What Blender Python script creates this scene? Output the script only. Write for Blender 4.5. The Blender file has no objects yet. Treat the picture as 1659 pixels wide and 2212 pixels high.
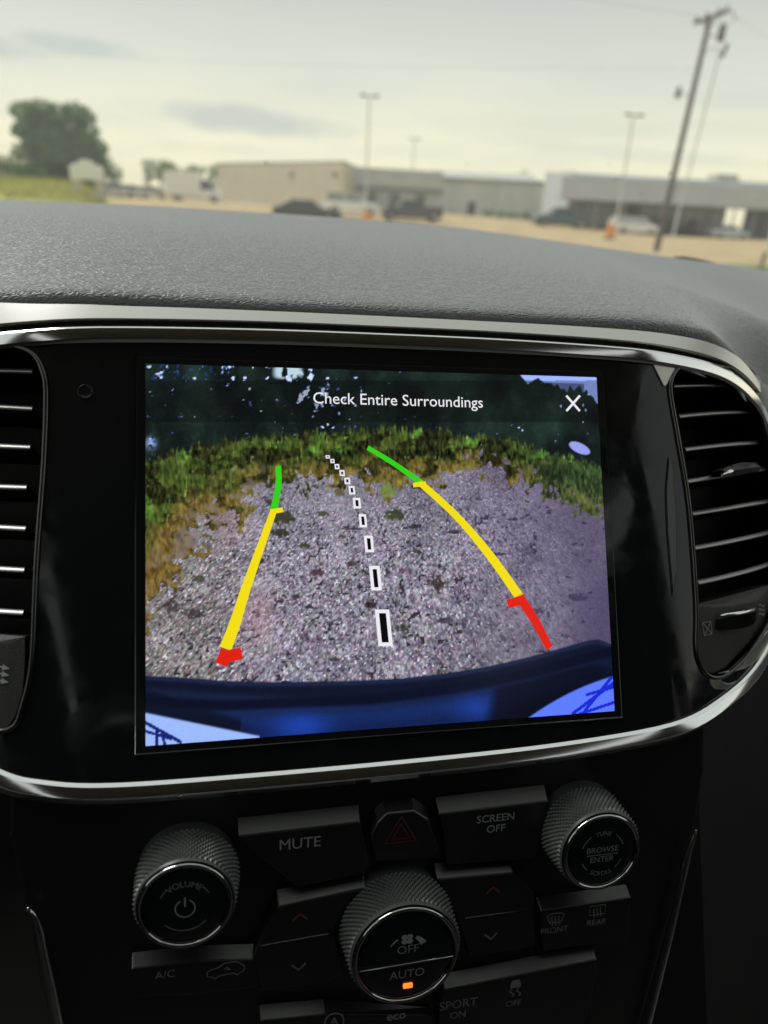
import bpy, bmesh, math, random
import numpy as np
from math import radians, sin, cos, pi, atan2, hypot, exp
from mathutils import Vector, Matrix
from mathutils.geometry import delaunay_2d_cdt

random.seed(7)
RNG = np.random.default_rng(11)
SC = bpy.context.scene
COL = SC.collection

# ------------------------------------------------------------------ camera
# measured from the photograph: focal length in photo pixels, camera axes in
# the car's frame (X right, Y ahead, Z up), lens 1.35 m above the ground.
FD, CX, CY = 1533.7, 829.5, 1106.0            # pixels of a 1659 x 2212 print
MC = np.array([[0.98022077, 0.03476874, -0.19482908],
               [-0.19255409, 0.39496521, -0.89829027],
               [0.04571829, 0.91803792, 0.39384797]])
CAM = np.array([0.0, 0.0, 1.35])
cam_d = bpy.data.cameras.new('camera')
cam = bpy.data.objects.new('camera', cam_d)
COL.objects.link(cam)
m = Matrix.Identity(4)
for r in range(3):
    for c in range(3):
        m[r][c] = MC[r, c]
    m[r][3] = CAM[r]
cam.matrix_world = m
cam_d.sensor_fit = 'AUTO'
cam_d.sensor_width = 36.0
cam_d.lens = 36.0 * FD / 2212.0
cam_d.clip_start = 0.01
cam_d.clip_end = 3000
cam_d.dof.use_dof = True
cam_d.dof.focus_distance = 0.268
cam_d.dof.aperture_fstop = 8.0
SC.camera = cam

# ------------------------------------------------------------------ world
SUN_EL, SUN_AZ = radians(52), radians(-55)     # azimuth clockwise from +Y
world = bpy.data.worlds.new('World')
SC.world = world
world.use_nodes = True
wn, wl = world.node_tree.nodes, world.node_tree.links
wn.clear()
def wnode(t, **kw):
    n = wn.new(t)
    for k, v in kw.items():
        setattr(n, k, v)
    return n
def wmath(op, a, b=None, c=None, clamp=False):
    n = wnode('ShaderNodeMath', operation=op, use_clamp=clamp)
    for i, x in enumerate((a, b, c)):
        if x is None:
            continue
        if isinstance(x, (int, float)):
            n.inputs[i].default_value = x
        else:
            wl.new(x, n.inputs[i])
    return n.outputs[0]
out = wnode('ShaderNodeOutputWorld')
bg = wnode('ShaderNodeBackground')
bg.inputs['Strength'].default_value = 0.1
sky = wnode('ShaderNodeTexSky', sky_type='NISHITA')
sky.sun_disc = False
sky.sun_elevation = SUN_EL
sky.sun_rotation = SUN_AZ
sky.air_density = 1.0
sky.dust_density = 3.0
tc = wnode('ShaderNodeTexCoord')
sep = wnode('ShaderNodeSeparateXYZ')
wl.new(tc.outputs['Generated'], sep.inputs[0])
X_, Y_, Z_ = sep.outputs
# overcast: cream at the horizon, greyer overhead
ramp = wnode('ShaderNodeValToRGB')
el = ramp.color_ramp.elements
el[0].position, el[0].color = 0.0, (7.7, 7.0, 4.8, 1)
el[1].position, el[1].color = 1.0, (3.9, 4.05, 3.75, 1)
for p_, c_ in ((0.07, (7.2, 6.8, 5.1)), (0.14, (6.0, 5.95, 5.0)), (0.22, (4.4, 4.55, 4.2)), (0.4, (4.1, 4.3, 4.0))):
    e = el.new(p_)
    e.color = (*c_, 1)
wl.new(wmath('MAXIMUM', Z_, 0.0), ramp.inputs[0])
# flat cloud layer: project the direction on a plane overhead so banks flatten to the horizon
inv = wmath('DIVIDE', 1.0, wmath('ADD', wmath('MAXIMUM', Z_, 0.0), 0.06))
comb = wnode('ShaderNodeCombineXYZ')
wl.new(wmath('MULTIPLY', X_, inv), comb.inputs[0])
wl.new(wmath('MULTIPLY', Y_, inv), comb.inputs[1])
noise = wnode('ShaderNodeTexNoise')
noise.inputs['Scale'].default_value = 0.55
noise.inputs['Detail'].default_value = 5.0
noise.inputs['Roughness'].default_value = 0.55
wl.new(comb.outputs[0], noise.inputs['Vector'])
def mapr(v, a, b, c, d):
    n = wnode('ShaderNodeMapRange')
    for i, x in enumerate((a, b, c, d)):
        n.inputs[i + 1].default_value = x
    n.clamp = True
    wl.new(v, n.inputs[0])
    return n.outputs[0]
soft = mapr(noise.outputs[0], 0.42, 0.66, 0.0, 0.30)
AZ = wmath('ARCTAN2', X_, Y_)
ELV = wmath('ARCSINE', Z_)
n2 = wnode('ShaderNodeTexNoise')
n2.inputs['Scale'].default_value = 16.0
n2.inputs['Detail'].default_value = 4.0
wl.new(tc.outputs['Generated'], n2.inputs['Vector'])
wob = wmath('MULTIPLY', wmath('SUBTRACT', n2.outputs[0], 0.5), 2.2)
def bank(az, elv, sa, se, tilt=0.0):
    """one darker bank of cloud at a bearing and height, soft edged"""
    da = wmath('SUBTRACT', AZ, radians(az))
    de = wmath('ADD', wmath('SUBTRACT', ELV, radians(elv)), wmath('MULTIPLY', da, tilt))
    q = wmath('ADD', wmath('POWER', wmath('DIVIDE', wmath('ABSOLUTE', da), radians(sa)), 2.0),
              wmath('POWER', wmath('DIVIDE', wmath('ABSOLUTE', de), radians(se)), 2.0))
    q = wmath('ADD', q, wob)
    return mapr(q, 0.2, 1.5, 1.0, 0.0)
BANKS = [(1.5, 5.15, 7.2, 0.9, 0.05), (-9.5, 8.6, 3.8, 0.6, 0.02), (-16.5, 8.0, 4.8, 0.8, 0.0),
         (27, 4.2, 9, 0.5, 0.05), (38, 7.5, 12, 0.7, 0.0), (-40, 9, 12, 1.4, 0), (75, 8, 14, 1.5, 0), (-95, 11, 16, 2, 0), (140, 9, 18, 2, 0)]
tot = None
for b in BANKS[:3]:
    v = bank(*b)
    tot = v if tot is None else wmath('MAXIMUM', tot, v)
for b in BANKS[3:]:
    tot = wmath('MAXIMUM', tot, wmath('MULTIPLY', bank(*b), 0.4))
dark = wmath('MAXIMUM', soft, wmath('MULTIPLY', tot, 0.75), clamp=True)
mixc = wnode('ShaderNodeMixRGB')
mixc.inputs[2].default_value = (3.9, 4.25, 4.1, 1)
wl.new(dark, mixc.inputs[0])
wl.new(ramp.outputs[0], mixc.inputs[1])
mixs = wnode('ShaderNodeMixRGB')
mixs.inputs[0].default_value = 0.94
wl.new(sky.outputs[0], mixs.inputs[1])
wl.new(mixc.outputs[0], mixs.inputs[2])
wl.new(mixs.outputs[0], bg.inputs[0])
wl.new(bg.outputs[0], out.inputs[0])

# ------------------------------------------------------------------ sun, exposure
sun_d = bpy.data.lights.new('sun', 'SUN')
sun_d.energy = 1.5
sun_d.angle = radians(25)
sun_d.color = (1.0, 0.97, 0.91)
sun = bpy.data.objects.new('sun', sun_d)
COL.objects.link(sun)
sd = Vector((sin(SUN_AZ) * cos(SUN_EL), cos(SUN_AZ) * cos(SUN_EL), sin(SUN_EL)))
sun.rotation_euler = (-sd).to_track_quat('-Z', 'Y').to_euler()
sun.location = (0, 0, 30)
SC.view_settings.view_transform = 'Standard'
SC.view_settings.look = 'None'
SC.view_settings.exposure = 0.55
SC.view_settings.gamma = 1.0
SC.view_settings.use_curve_mapping = False
SC.render.engine = 'CYCLES'
SC.cycles.use_denoising = True
SC.cycles.max_bounces = 8
SC.cycles.transparent_max_bounces = 16
SC.cycles.caustics_reflective = False
SC.cycles.caustics_refractive = False
SC.cycles.sample_clamp_indirect = 4.0

# ------------------------------------------------------------------ materials
def srgb(r, g, b):
    return tuple((x / 255 / 12.92) if x / 255 <= 0.04045 else ((x / 255 + 0.055) / 1.055) ** 2.4 for x in (r, g, b))

def mat(name, col, rough=0.5, metal=0.0, noise=0.0, nscale=20.0, bump=0.0, bscale=200.0, spec=0.5, coat=0.0,
        emit=None, estr=0.0, coords='Object', stretch=(1, 1, 1)):
    m = bpy.data.materials.new(name)
    m.use_nodes = True
    nt = m.node_tree
    b = nt.nodes['Principled BSDF']
    b.inputs['Base Color'].default_value = (*col, 1)
    b.inputs['Roughness'].default_value = rough
    b.inputs['Metallic'].default_value = metal
    b.inputs['Specular IOR Level'].default_value = spec
    b.inputs['Coat Weight'].default_value = coat
    b.inputs['Coat Roughness'].default_value = 0.03
    if emit:
        b.inputs['Emission Color'].default_value = (*emit, 1)
        b.inputs['Emission Strength'].default_value = estr
    if noise or bump:
        t = nt.nodes.new('ShaderNodeTexCoord')
        mp = nt.nodes.new('ShaderNodeMapping')
        mp.inputs['Scale'].default_value = stretch
        nt.links.new(t.outputs[coords], mp.inputs[0])
    if noise:
        n = nt.nodes.new('ShaderNodeTexNoise')
        n.inputs['Scale'].default_value = nscale
        n.inputs['Detail'].default_value = 6
        nt.links.new(mp.outputs[0], n.inputs['Vector'])
        mr = nt.nodes.new('ShaderNodeMapRange')
        mr.inputs[1].default_value, mr.inputs[2].default_value = 0.3, 0.7
        mr.inputs[3].default_value, mr.inputs[4].default_value = 1 - noise, 1 + noise
        nt.links.new(n.outputs[0], mr.inputs[0])
        mx = nt.nodes.new('ShaderNodeVectorMath')
        mx.operation = 'SCALE'
        mx.inputs[0].default_value = col
        nt.links.new(mr.outputs[0], mx.inputs['Scale'])
        nt.links.new(mx.outputs[0], b.inputs['Base Color'])
    if bump:
        n = nt.nodes.new('ShaderNodeTexNoise')
        n.inputs['Scale'].default_value = bscale
        n.inputs['Detail'].default_value = 3
        nt.links.new(mp.outputs[0], n.inputs['Vector'])
        bp = nt.nodes.new('ShaderNodeBump')
        bp.inputs['Strength'].default_value = bump
        bp.inputs['Distance'].default_value = 0.001
        nt.links.new(n.outputs[0], bp.inputs['Height'])
        nt.links.new(bp.outputs[0], b.inputs['Normal'])
    return m

def leather_mat():
    m = bpy.data.materials.new('grained_leather')
    m.use_nodes = True
    nt = m.node_tree
    b = nt.nodes['Principled BSDF']
    b.inputs['Base Color'].default_value = (0.25, 0.26, 0.275, 1)
    b.inputs['Roughness'].default_value = 0.42
    b.inputs['Specular IOR Level'].default_value = 0.6
    b.inputs['Sheen Weight'].default_value = 0.6
    b.inputs['Sheen Roughness'].default_value = 0.35
    t = nt.nodes.new('ShaderNodeTexCoord')
    mp = nt.nodes.new('ShaderNodeMapping')
    mp.inputs['Scale'].default_value = (0.42, 1.0, 1.0)
    nt.links.new(t.outputs['Object'], mp.inputs[0])
    wn_ = nt.nodes.new('ShaderNodeTexNoise')
    wn_.inputs['Scale'].default_value = 260
    wn_.inputs['Detail'].default_value = 2
    nt.links.new(mp.outputs[0], wn_.inputs['Vector'])
    add = nt.nodes.new('ShaderNodeMixRGB')
    add.blend_type = 'LINEAR_LIGHT'
    add.inputs[0].default_value = 0.0016
    nt.links.new(mp.outputs[0], add.inputs[1])
    nt.links.new(wn_.outputs['Color'], add.inputs[2])
    vo = nt.nodes.new('ShaderNodeTexVoronoi')
    vo.feature = 'DISTANCE_TO_EDGE'
    vo.inputs['Scale'].default_value = 820
    vo.inputs['Randomness'].default_value = 1.0
    nt.links.new(add.outputs[0], vo.inputs['Vector'])
    mr = nt.nodes.new('ShaderNodeMapRange')
    mr.interpolation_type = 'SMOOTHSTEP'
    mr.inputs[1].default_value, mr.inputs[2].default_value = 0.0, 0.32
    nt.links.new(vo.outputs['Distance'], mr.inputs[0])
    n3 = nt.nodes.new('ShaderNodeTexNoise')
    n3.inputs['Scale'].default_value = 900
    nt.links.new(mp.outputs[0], n3.inputs['Vector'])
    ad = nt.nodes.new('ShaderNodeMath')
    ad.operation = 'MULTIPLY_ADD'
    ad.inputs[1].default_value = 0.35
    nt.links.new(n3.outputs[0], ad.inputs[0])
    nt.links.new(mr.outputs[0], ad.inputs[2])
    bp = nt.nodes.new('ShaderNodeBump')
    bp.inputs['Strength'].default_value = 0.55
    bp.inputs['Distance'].default_value = 0.0006
    nt.links.new(ad.outputs[0], bp.inputs['Height'])
    nt.links.new(bp.outputs[0], b.inputs['Normal'])
    return m

def glass_mat(name, tint=(0.93, 0.96, 0.95), film=0.085):
    """window glass: mostly clear, Fresnel mirror, a thin translucent film added as a hazy veil"""
    m = bpy.data.materials.new(name)
    m.use_nodes = True
    nt = m.node_tree
    nt.nodes.clear()
    o = nt.nodes.new('ShaderNodeOutputMaterial')
    tr = nt.nodes.new('ShaderNodeBsdfTransparent')
    tr.inputs[0].default_value = (*tint, 1)
    gl = nt.nodes.new('ShaderNodeBsdfGlossy')
    gl.inputs['Roughness'].default_value = 0.0
    df = nt.nodes.new('ShaderNodeBsdfTranslucent')
    df.inputs[0].default_value = (0.8, 0.8, 0.78, 1)
    fr = nt.nodes.new('ShaderNodeFresnel')
    fr.inputs[0].default_value = 1.45
    m1 = nt.nodes.new('ShaderNodeMixShader')
    m1.inputs[0].default_value = film
    m2 = nt.nodes.new('ShaderNodeMixShader')
    nt.links.new(tr.outputs[0], m1.inputs[1])
    nt.links.new(df.outputs[0], m1.inputs[2])
    nt.links.new(fr.outputs[0], m2.inputs[0])
    nt.links.new(m1.outputs[0], m2.inputs[1])
    nt.links.new(gl.outputs[0], m2.inputs[2])
    nt.links.new(m2.outputs[0], o.inputs[0])
    return m

def emit_mat(name, col, strength=0.70, rough=0.25):
    return mat(name, (0.004, 0.004, 0.004), rough, emit=col, estr=strength)

def vcol_mat(name, strength=1.0):
    m = mat(name, (0.003, 0.003, 0.003), 0.18)
    nt = m.node_tree
    b = nt.nodes['Principled BSDF']
    a = nt.nodes.new('ShaderNodeAttribute')
    a.attribute_name = 'picture'
    nt.links.new(a.outputs['Color'], b.inputs['Emission Color'])
    b.inputs['Emission Strength'].default_value = strength
    return m

def gloss_mat():
    m = mat('piano_black', (0.008, 0.0095, 0.0105), 0.07, spec=0.45)
    nt = m.node_tree
    b = nt.nodes['Principled BSDF']
    t = nt.nodes.new('ShaderNodeTexCoord')
    n = nt.nodes.new('ShaderNodeTexNoise')
    n.inputs['Scale'].default_value = 45
    n.inputs['Detail'].default_value = 6
    n.inputs['Distortion'].default_value = 1.5
    nt.links.new(t.outputs['Object'], n.inputs['Vector'])
    mr = nt.nodes.new('ShaderNodeMapRange')
    mr.inputs[1].default_value, mr.inputs[2].default_value = 0.42, 0.75
    mr.inputs[3].default_value, mr.inputs[4].default_value = 0.05, 0.24
    nt.links.new(n.outputs[0], mr.inputs[0])
    nt.links.new(mr.outputs[0], b.inputs['Roughness'])
    return m

M = dict(
    leather=leather_mat(),
    gloss=gloss_mat(),
    plastic=mat('black_plastic', (0.012, 0.012, 0.013), 0.42, bump=0.25, bscale=2500),
    button=mat('button_plastic', (0.008, 0.0086, 0.0092), 0.34, bump=0.06, bscale=3000, spec=1.0),
    knurl=mat('knurled_rubber', (0.062, 0.067, 0.067), 0.36),
    vent=mat('vent_plastic', (0.026, 0.026, 0.024), 0.45, bump=0.3, bscale=2500),
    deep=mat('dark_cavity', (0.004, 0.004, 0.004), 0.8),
    satin=mat('satin_silver', (0.66, 0.65, 0.62), 0.32, metal=0.9),
    slatmetal=mat('slat_silver', (0.36, 0.355, 0.36), 0.38, metal=0.9),
    chrome=mat('chrome', (0.93, 0.94, 0.94), 0.11, metal=1.0),
    darkchrome=mat('dark_chrome', (0.30, 0.29, 0.30), 0.12, metal=1.0),
    lipmetal=mat('vent_lip_finish', (0.09, 0.09, 0.09), 0.18, metal=0.9),
    inlay=mat('beige_reflection_satin', (0.52, 0.50, 0.45), 0.3, metal=0.85),  # tones of the reflections that the fascia plates imitate
    reflect_grey=mat('grey_reflection_satin', (0.22, 0.23, 0.20), 0.3, metal=0.85),
    legend=mat('grey_print', (0.33, 0.35, 0.36), 0.6),
    legenddim=mat('dim_grey_print', (0.23, 0.24, 0.25), 0.6),
    red=mat('red_print', (0.16, 0.028, 0.025), 0.6),
    dimred=mat('dim_red_print', (0.20, 0.07, 0.06), 0.6),
    ringchrome=mat('knob_ring_chrome', (0.5, 0.5, 0.5), 0.1, metal=1.0),
    trimcloth=mat('cabin_trim', (0.05, 0.05, 0.05), 0.8),
    roofcloth=mat('headliner', (0.34, 0.34, 0.32), 0.9),
    glass=glass_mat('windshield_glass'),
)

# ------------------------------------------------------------------ mesh helpers
class MB:
    """collects faces of ONE mesh; o is subtracted from world points"""
    def __init__(s, o=(0, 0, 0)):
        s.o = np.array(o, float)
        s.v, s.f, s.m = [], [], []
    def add(s, verts, faces, mi=0):
        k = len(s.v)
        s.v.extend([tuple(np.asarray(p, float) - s.o) for p in verts])
        s.f.extend([tuple(i + k for i in f) for f in faces])
        s.m.extend([mi] * len(faces))
        return s
    def box(s, c, size, ax=None, mi=0, taper=1.0):
        c = np.asarray(c, float)
        ax = np.eye(3) if ax is None else np.asarray(ax, float)   # rows = axes
        h = np.asarray(size, float) / 2
        vs = []
        for z in (-1, 1):
            t = taper if z > 0 else 1.0
            for x, y in ((-1, -1), (1, -1), (1, 1), (-1, 1)):
                vs.append(c + ax[0] * x * h[0] * t + ax[1] * y * h[1] * t + ax[2] * z * h[2])
        return s.add(vs, [(3, 2, 1, 0), (4, 5, 6, 7), (0, 1, 5, 4), (1, 2, 6, 5), (2, 3, 7, 6), (3, 0, 4, 7)], mi)
    def grid(s, P, mi=0, wrap=False):
        """P[i][j] -> 3D; normal = d/di x d/dj"""
        ni, nj = len(P), len(P[0])
        vs = [p for row in P for p in row]
        fs = []
        for i in range(ni if wrap else ni - 1):
            for j in range(nj - 1):
                a, b = i * nj + j, ((i + 1) % ni) * nj + j
                fs.append((a, b, b + 1, a + 1))
        return s.add(vs, fs, mi)
    def tube(s, pts, r, n=8, closed=False, mi=0, up=None, sy=1.0):
        pts = [np.asarray(p, float) for p in pts]
        L = len(pts)
        rr = r if hasattr(r, '__len__') else [r] * L
        P = []
        for i, p in enumerate(pts):
            a = pts[(i - 1) % L] if (closed or i > 0) else p
            b = pts[(i + 1) % L] if (closed or i < L - 1) else p
            t = b - a
            t /= np.linalg.norm(t) + 1e-12
            u = np.array(up[i] if (up is not None and np.ndim(up) == 2) else (up if up is not None else ((0, 0, 1) if abs(t[2]) < 0.9 else (1, 0, 0))), float)
            e1 = np.cross(t, u)
            e1 /= np.linalg.norm(e1) + 1e-12
            e2 = np.cross(e1, t)
            P.append([p + rr[i] * (e1 * cos(2 * pi * k / n) + sy * e2 * sin(2 * pi * k / n)) for k in range(n)] )
        k = len(s.v)
        vs = [q for row in P for q in row]
        fs = []
        for i in range(L if closed else L - 1):
            for j in range(n):
                a, b = i * n + j, ((i + 1) % L) * n + j
                a2, b2 = i * n + (j + 1) % n, ((i + 1) % L) * n + (j + 1) % n
                fs.append((a, a2, b2, b))
        if not closed:
            fs.append(tuple(reversed(range(n))))
            fs.append(tuple(range((L - 1) * n, L * n)))
            fs[-2], fs[-1] = tuple(reversed(fs[-2])), tuple(reversed(fs[-1]))
        return s.add(vs, fs, mi)
    def lathe(s, prof, fr, n=48, mi=0, capend=False, off=None):
        """prof [(radius, height)], fr(a, b, h) -> 3D"""
        P = []
        for i in range(n):
            t = 2 * pi * i / n
            P.append([fr(r * cos(t), r * sin(t), h) for r, h in prof])
        vs = [p for row in P for p in row]
        nj = len(prof)
        fs = []
        for i in range(n):
            for j in range(nj - 1):
                a, b = i * nj + j, ((i + 1) % n) * nj + j
                fs.append((a, b, b + 1, a + 1))
        if capend:
            fs.append(tuple(i * nj + nj - 1 for i in range(n)))
        return s.add(vs, fs, mi)
    def plate(s, outer, fn, off=0.0, depth=0.0, holes=(), step=None, mi=0):
        outer = [tuple(map(float, p)) for p in outer]
        holes = [[tuple(map(float, p)) for p in h] for h in holes]
        pts, edges = [], []
        for loop in [outer] + holes:
            k = len(pts)
            pts += loop
            edges += [(k + i, k + (i + 1) % len(loop)) for i in range(len(loop))]
        if step:
            a = np.array(outer)
            xs = np.arange(a[:, 0].min() + step / 2, a[:, 0].max(), step)
            ys = np.arange(a[:, 1].min() + step / 2, a[:, 1].max(), step)
            gx, gy = np.meshgrid(xs, ys)
            q = np.c_[gx.ravel(), gy.ravel()]
            ok = inside(q, outer)
            for h in holes:
                ok &= ~inside(q, h)
            pts += [tuple(p) for p in q[ok]]
        r = delaunay_2d_cdt([Vector(p) for p in pts], edges, [], 0, 1e-7)
        V2 = np.array([tuple(v) for v in r[0]])
        F = [tuple(f) for f in r[2]]
        cen = np.array([V2[list(f)].mean(0) for f in F])
        ok = inside(cen, outer)
        for h in holes:
            ok &= ~inside(cen, h)
        F = [f for f, o_ in zip(F, ok) if o_]
        FF = []
        for f in F:
            a, b, c = V2[f[0]], V2[f[1]], V2[f[2]]
            ar = (b[0] - a[0]) * (c[1] - a[1]) - (b[1] - a[1]) * (c[0] - a[0])
            FF.append(f if ar > 0 else f[::-1])
        s.add([fn(p[0], p[1], off) for p in V2], FF, mi)
        if depth:
            for li, loop in enumerate([outer] + holes):
                a = np.array(loop)
                area = np.sum(a[:, 0] * np.roll(a[:, 1], -1) - np.roll(a[:, 0], -1) * a[:, 1])
                L = loop if (area > 0) == (li == 0) else loop[::-1]
                n = len(L)
                vs = [fn(p[0], p[1], off) for p in L] + [fn(p[0], p[1], off - depth) for p in L]
                s.add(vs, [(i, n + i, n + (i + 1) % n, (i + 1) % n) for i in range(n)], mi)
        return s
    def build(s, name, mats, parent=None, smooth=False, bevel=0.0, seg=2, auto=None):
        me = bpy.data.meshes.new(name)
        me.from_pydata(s.v, [], s.f)
        for x in (mats if isinstance(mats, (list, tuple)) else [mats]):
            me.materials.append(x)
        me.polygons.foreach_set('material_index', s.m)
        if smooth:
            me.polygons.foreach_set('use_smooth', [True] * len(s.f))
        me.update()
        ob = bpy.data.objects.new(name, me)
        COL.objects.link(ob)
        if parent is not None:
            ob.parent = parent
        if bevel:
            bm = bmesh.new()
            bm.from_mesh(me)
            bmesh.ops.remove_doubles(bm, verts=bm.verts, dist=1e-6)
            bm.to_mesh(me)
            bm.free()
            b = ob.modifiers.new('bevel', 'BEVEL')
            b.width = bevel
            b.segments = seg
            b.limit_method = 'ANGLE'
            b.angle_limit = radians(35)
        if auto:
            bm = bmesh.new()
            bm.from_mesh(me)
            bmesh.ops.remove_doubles(bm, verts=bm.verts, dist=1e-6)
            for e in bm.edges:
                if len(e.link_faces) == 2 and e.calc_face_angle(0) > radians(auto):
                    e.smooth = False
            for f in bm.faces:
                f.smooth = True
            bm.to_mesh(me)
            bm.free()
        return ob

def inside(q, poly):
    q = np.atleast_2d(q)
    a = np.array(poly)
    b = np.roll(a, -1, 0)
    r = np.zeros(len(q), bool)
    for (x1, y1), (x2, y2) in zip(a, b):
        c = ((y1 > q[:, 1]) != (y2 > q[:, 1]))
        with np.errstate(divide='ignore', invalid='ignore'):
            xi = (x2 - x1) * (q[:, 1] - y1) / (y2 - y1 + 1e-30) + x1
        r ^= c & (q[:, 0] < xi)
    return r

def tag(o, label=None, cat=None, group=None, kind=None):
    if label: o['label'] = label
    if cat: o['category'] = cat
    if group: o['group'] = group
    if kind: o['kind'] = kind
    return o

def empty(name, loc, rz=0.0):
    o = bpy.data.objects.new(name, None)
    COL.objects.link(o)
    o.location = loc
    o.rotation_euler = (0, 0, rz)
    o.empty_display_size = 0.1
    return o

def smooth_path(pts, n=6, closed=False):
    """Catmull-Rom through 2D or 3D points"""
    p = [np.asarray(x, float) for x in pts]
    L = len(p)
    o = []
    for i in range(L if closed else L - 1):
        p0 = p[(i - 1) % L] if (closed or i > 0) else 2 * p[0] - p[1]
        p1, p2 = p[i], p[(i + 1) % L]
        p3 = p[(i + 2) % L] if (closed or i + 2 < L) else 2 * p[-1] - p[-2]
        for k in range(n):
            t = k / n
            o.append(0.5 * ((2 * p1) + (-p0 + p2) * t + (2 * p0 - 5 * p1 + 4 * p2 - p3) * t * t + (-p0 + 3 * p1 - 3 * p2 + p3) * t ** 3))
    if not closed:
        o.append(p[-1])
    return o

# ------------------------------------------------------------------ frames of the dashboard
RS = np.array([[0.99965793, 0.02303034, 0.01239487],
               [0.0, 0.4739196, -0.88056812],
               [-0.02615395, 0.8802669, 0.47375748]])
SO = CAM + np.array([0.0525346, 0.22832955, -0.11357962])     # centre of the display
def wslope_int(a):
    """how far the fascia curves away from flat at |u| = a"""
    if a <= 0.10: return 0.0
    if a <= 0.19: return -4.0 * (a - 0.10) ** 2
    w = -4.0 * 0.09 ** 2
    t = min(a, 0.30) - 0.19
    return w - (0.72 * t - 0.72 * t * t / 0.22)
def FS(u, v, off=0.0):
    """point on the curved face of the dashboard: right, up the face, out of the face (metres)"""
    return SO + RS @ np.array([u, v, wslope_int(abs(u)) + off])
th = radians(28.28 - 13.5)
PX = RS[:, 0]
PYv = RS @ np.array([0, cos(th), sin(th)])
PN = RS @ np.array([0, -sin(th), cos(th)])
PO = SO + RS @ np.array([0, -0.083, -0.003])
def PP(a, b, off=0.0):
    """point on the flat control panel under the display"""
    return PO + a * PX + b * PYv + off * PN
def ray(px, py):
    d = MC @ np.array([(px - CX) / FD, -(py - CY) / FD, -1.0])
    return d
def fs(px, py, off=0.0):
    """photo measurement -> (u, v) on the dashboard face"""
    d = RS.T @ ray(px, py)
    c = RS.T @ (CAM - SO)
    lo, hi = 0.0, 0.9
    g = lambda s: (c + s * d)[2] - wslope_int(abs((c + s * d)[0])) - off
    s = 0.15
    while g(s) > 0 and s < 1.2:
        s += 0.004
    lo, hi = s - 0.004, s
    for _ in range(30):
        mid = (lo + hi) / 2
        if g(mid) > 0: lo = mid
        else: hi = mid
    q = c + lo * d
    return (q[0], q[1])
def pp(px, py, off=0.0):
    """photo measurement -> (a, b) on the control panel"""
    d = ray(px, py)
    s = ((PO + off * PN - CAM) @ PN) / (d @ PN)
    q = CAM + s * d - PO
    return (q @ PX, q @ PYv)
def project(P):
    q = MC.T @ (np.asarray(P) - CAM)
    return CX + FD * q[0] / -q[2], CY - FD * q[1] / -q[2]

def text_mb(mb, s, size, fr, off, align='CENTER', arc=None, mi=0, bold=0.0, spacing=1.0):
    """flat lettering laid on a surface; fr(a, b, off) -> 3D. arc=(radius, start angle, sign)"""
    cu = bpy.data.curves.new('lettering', 'FONT')
    cu.body = s
    cu.size = size
    cu.align_x = align
    cu.align_y = 'CENTER'
    cu.resolution_u = 3
    cu.offset = bold
    cu.space_character = spacing
    ob = bpy.data.objects.new('lettering', cu)
    COL.objects.link(ob)
    bpy.context.view_layer.update()
    me = bpy.data.meshes.new_from_object(ob.evaluated_get(bpy.context.evaluated_depsgraph_get()))
    vs = []
    for v in me.vertices:
        x, y = v.co.x, v.co.y
        if arc:
            R_, a0, sg = arc
            t = a0 - sg * x / R_
            rr = R_ + sg * y
            x, y = rr * cos(t), rr * sin(t)
        vs.append(fr(x, y, off))
    mb.add(vs, [tuple(p.vertices) for p in me.polygons], mi)
    bpy.data.objects.remove(ob)
    bpy.data.meshes.remove(me)
    bpy.data.curves.remove(cu)
    return mb

def ribbon(mb, pts, w, fr, off, closed=False, mi=0):
    """flat stroke of width w along 2D points"""
    p = [np.asarray(q, float)[:2] for q in pts]
    L = len(p)
    ww = w if hasattr(w, '__len__') else [w] * L
    P = []
    for i in range(L):
        a = p[(i - 1) % L] if (closed or i > 0) else p[i]
        b = p[(i + 1) % L] if (closed or i < L - 1) else p[i]
        t = (b - a) / (np.linalg.norm(b - a) + 1e-12)
        n = np.array([-t[1], t[0]])
        P.append([fr(*(p[i] - n * ww[i] / 2), off), fr(*(p[i] + n * ww[i] / 2), off)])
    if closed:
        P.append(P[0])
    mb.grid(P, mi)
    return mb

# ================================================================== THE DASHBOARD
DO = PO + np.array([0, 0.15, -0.35])
dash = tag(empty('dashboard', DO), 'black leather topped car dashboard with chrome edged gloss centre and air vents', 'dashboard')

# --- outline of the chrome ring round the centre section, in (u, v)
RING = [(0, .0808), (.045, .0806), (.09, .0795), (.121, .0778), (.152, .0752), (.174, .0692), (.190, .060), (.204, .042), (.211, .016),
        (.208, -.012), (.194, -.032), (.165, -.0530), (.137, -.0655), (.110, -.0732), (.061, -.0772), (0, -.0786), (-.058, -.0788), (-.095, -.0782),
        (-.117, -.0758), (-.133, -.0712), (-.165, -.054), (-.194, -.032), (-.208, -.012), (-.211, .016), (-.204, .042), (-.190, .060), (-.174, .0692),
        (-.152, .0752), (-.121, .0778), (-.09, .0795), (-.045, .0806)]
ring = [(p[0], p[1] - .0025 - .0011 * min(1, max(-1, p[1] / .07))) for p in smooth_path(RING, 6, True)]     # the bead's middle lies below its bright edge
def arr_norm(loop):
    a = np.array(loop)
    t = np.roll(a, -1, 0) - np.roll(a, 1, 0)
    t /= np.linalg.norm(t, axis=1)[:, None]
    return a, np.c_[-t[:, 1], t[:, 0]]            # for a clockwise loop this points outward
RA, RN = arr_norm(ring)
def offs(d):
    return [tuple(p) for p in RA + RN * d]

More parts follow.
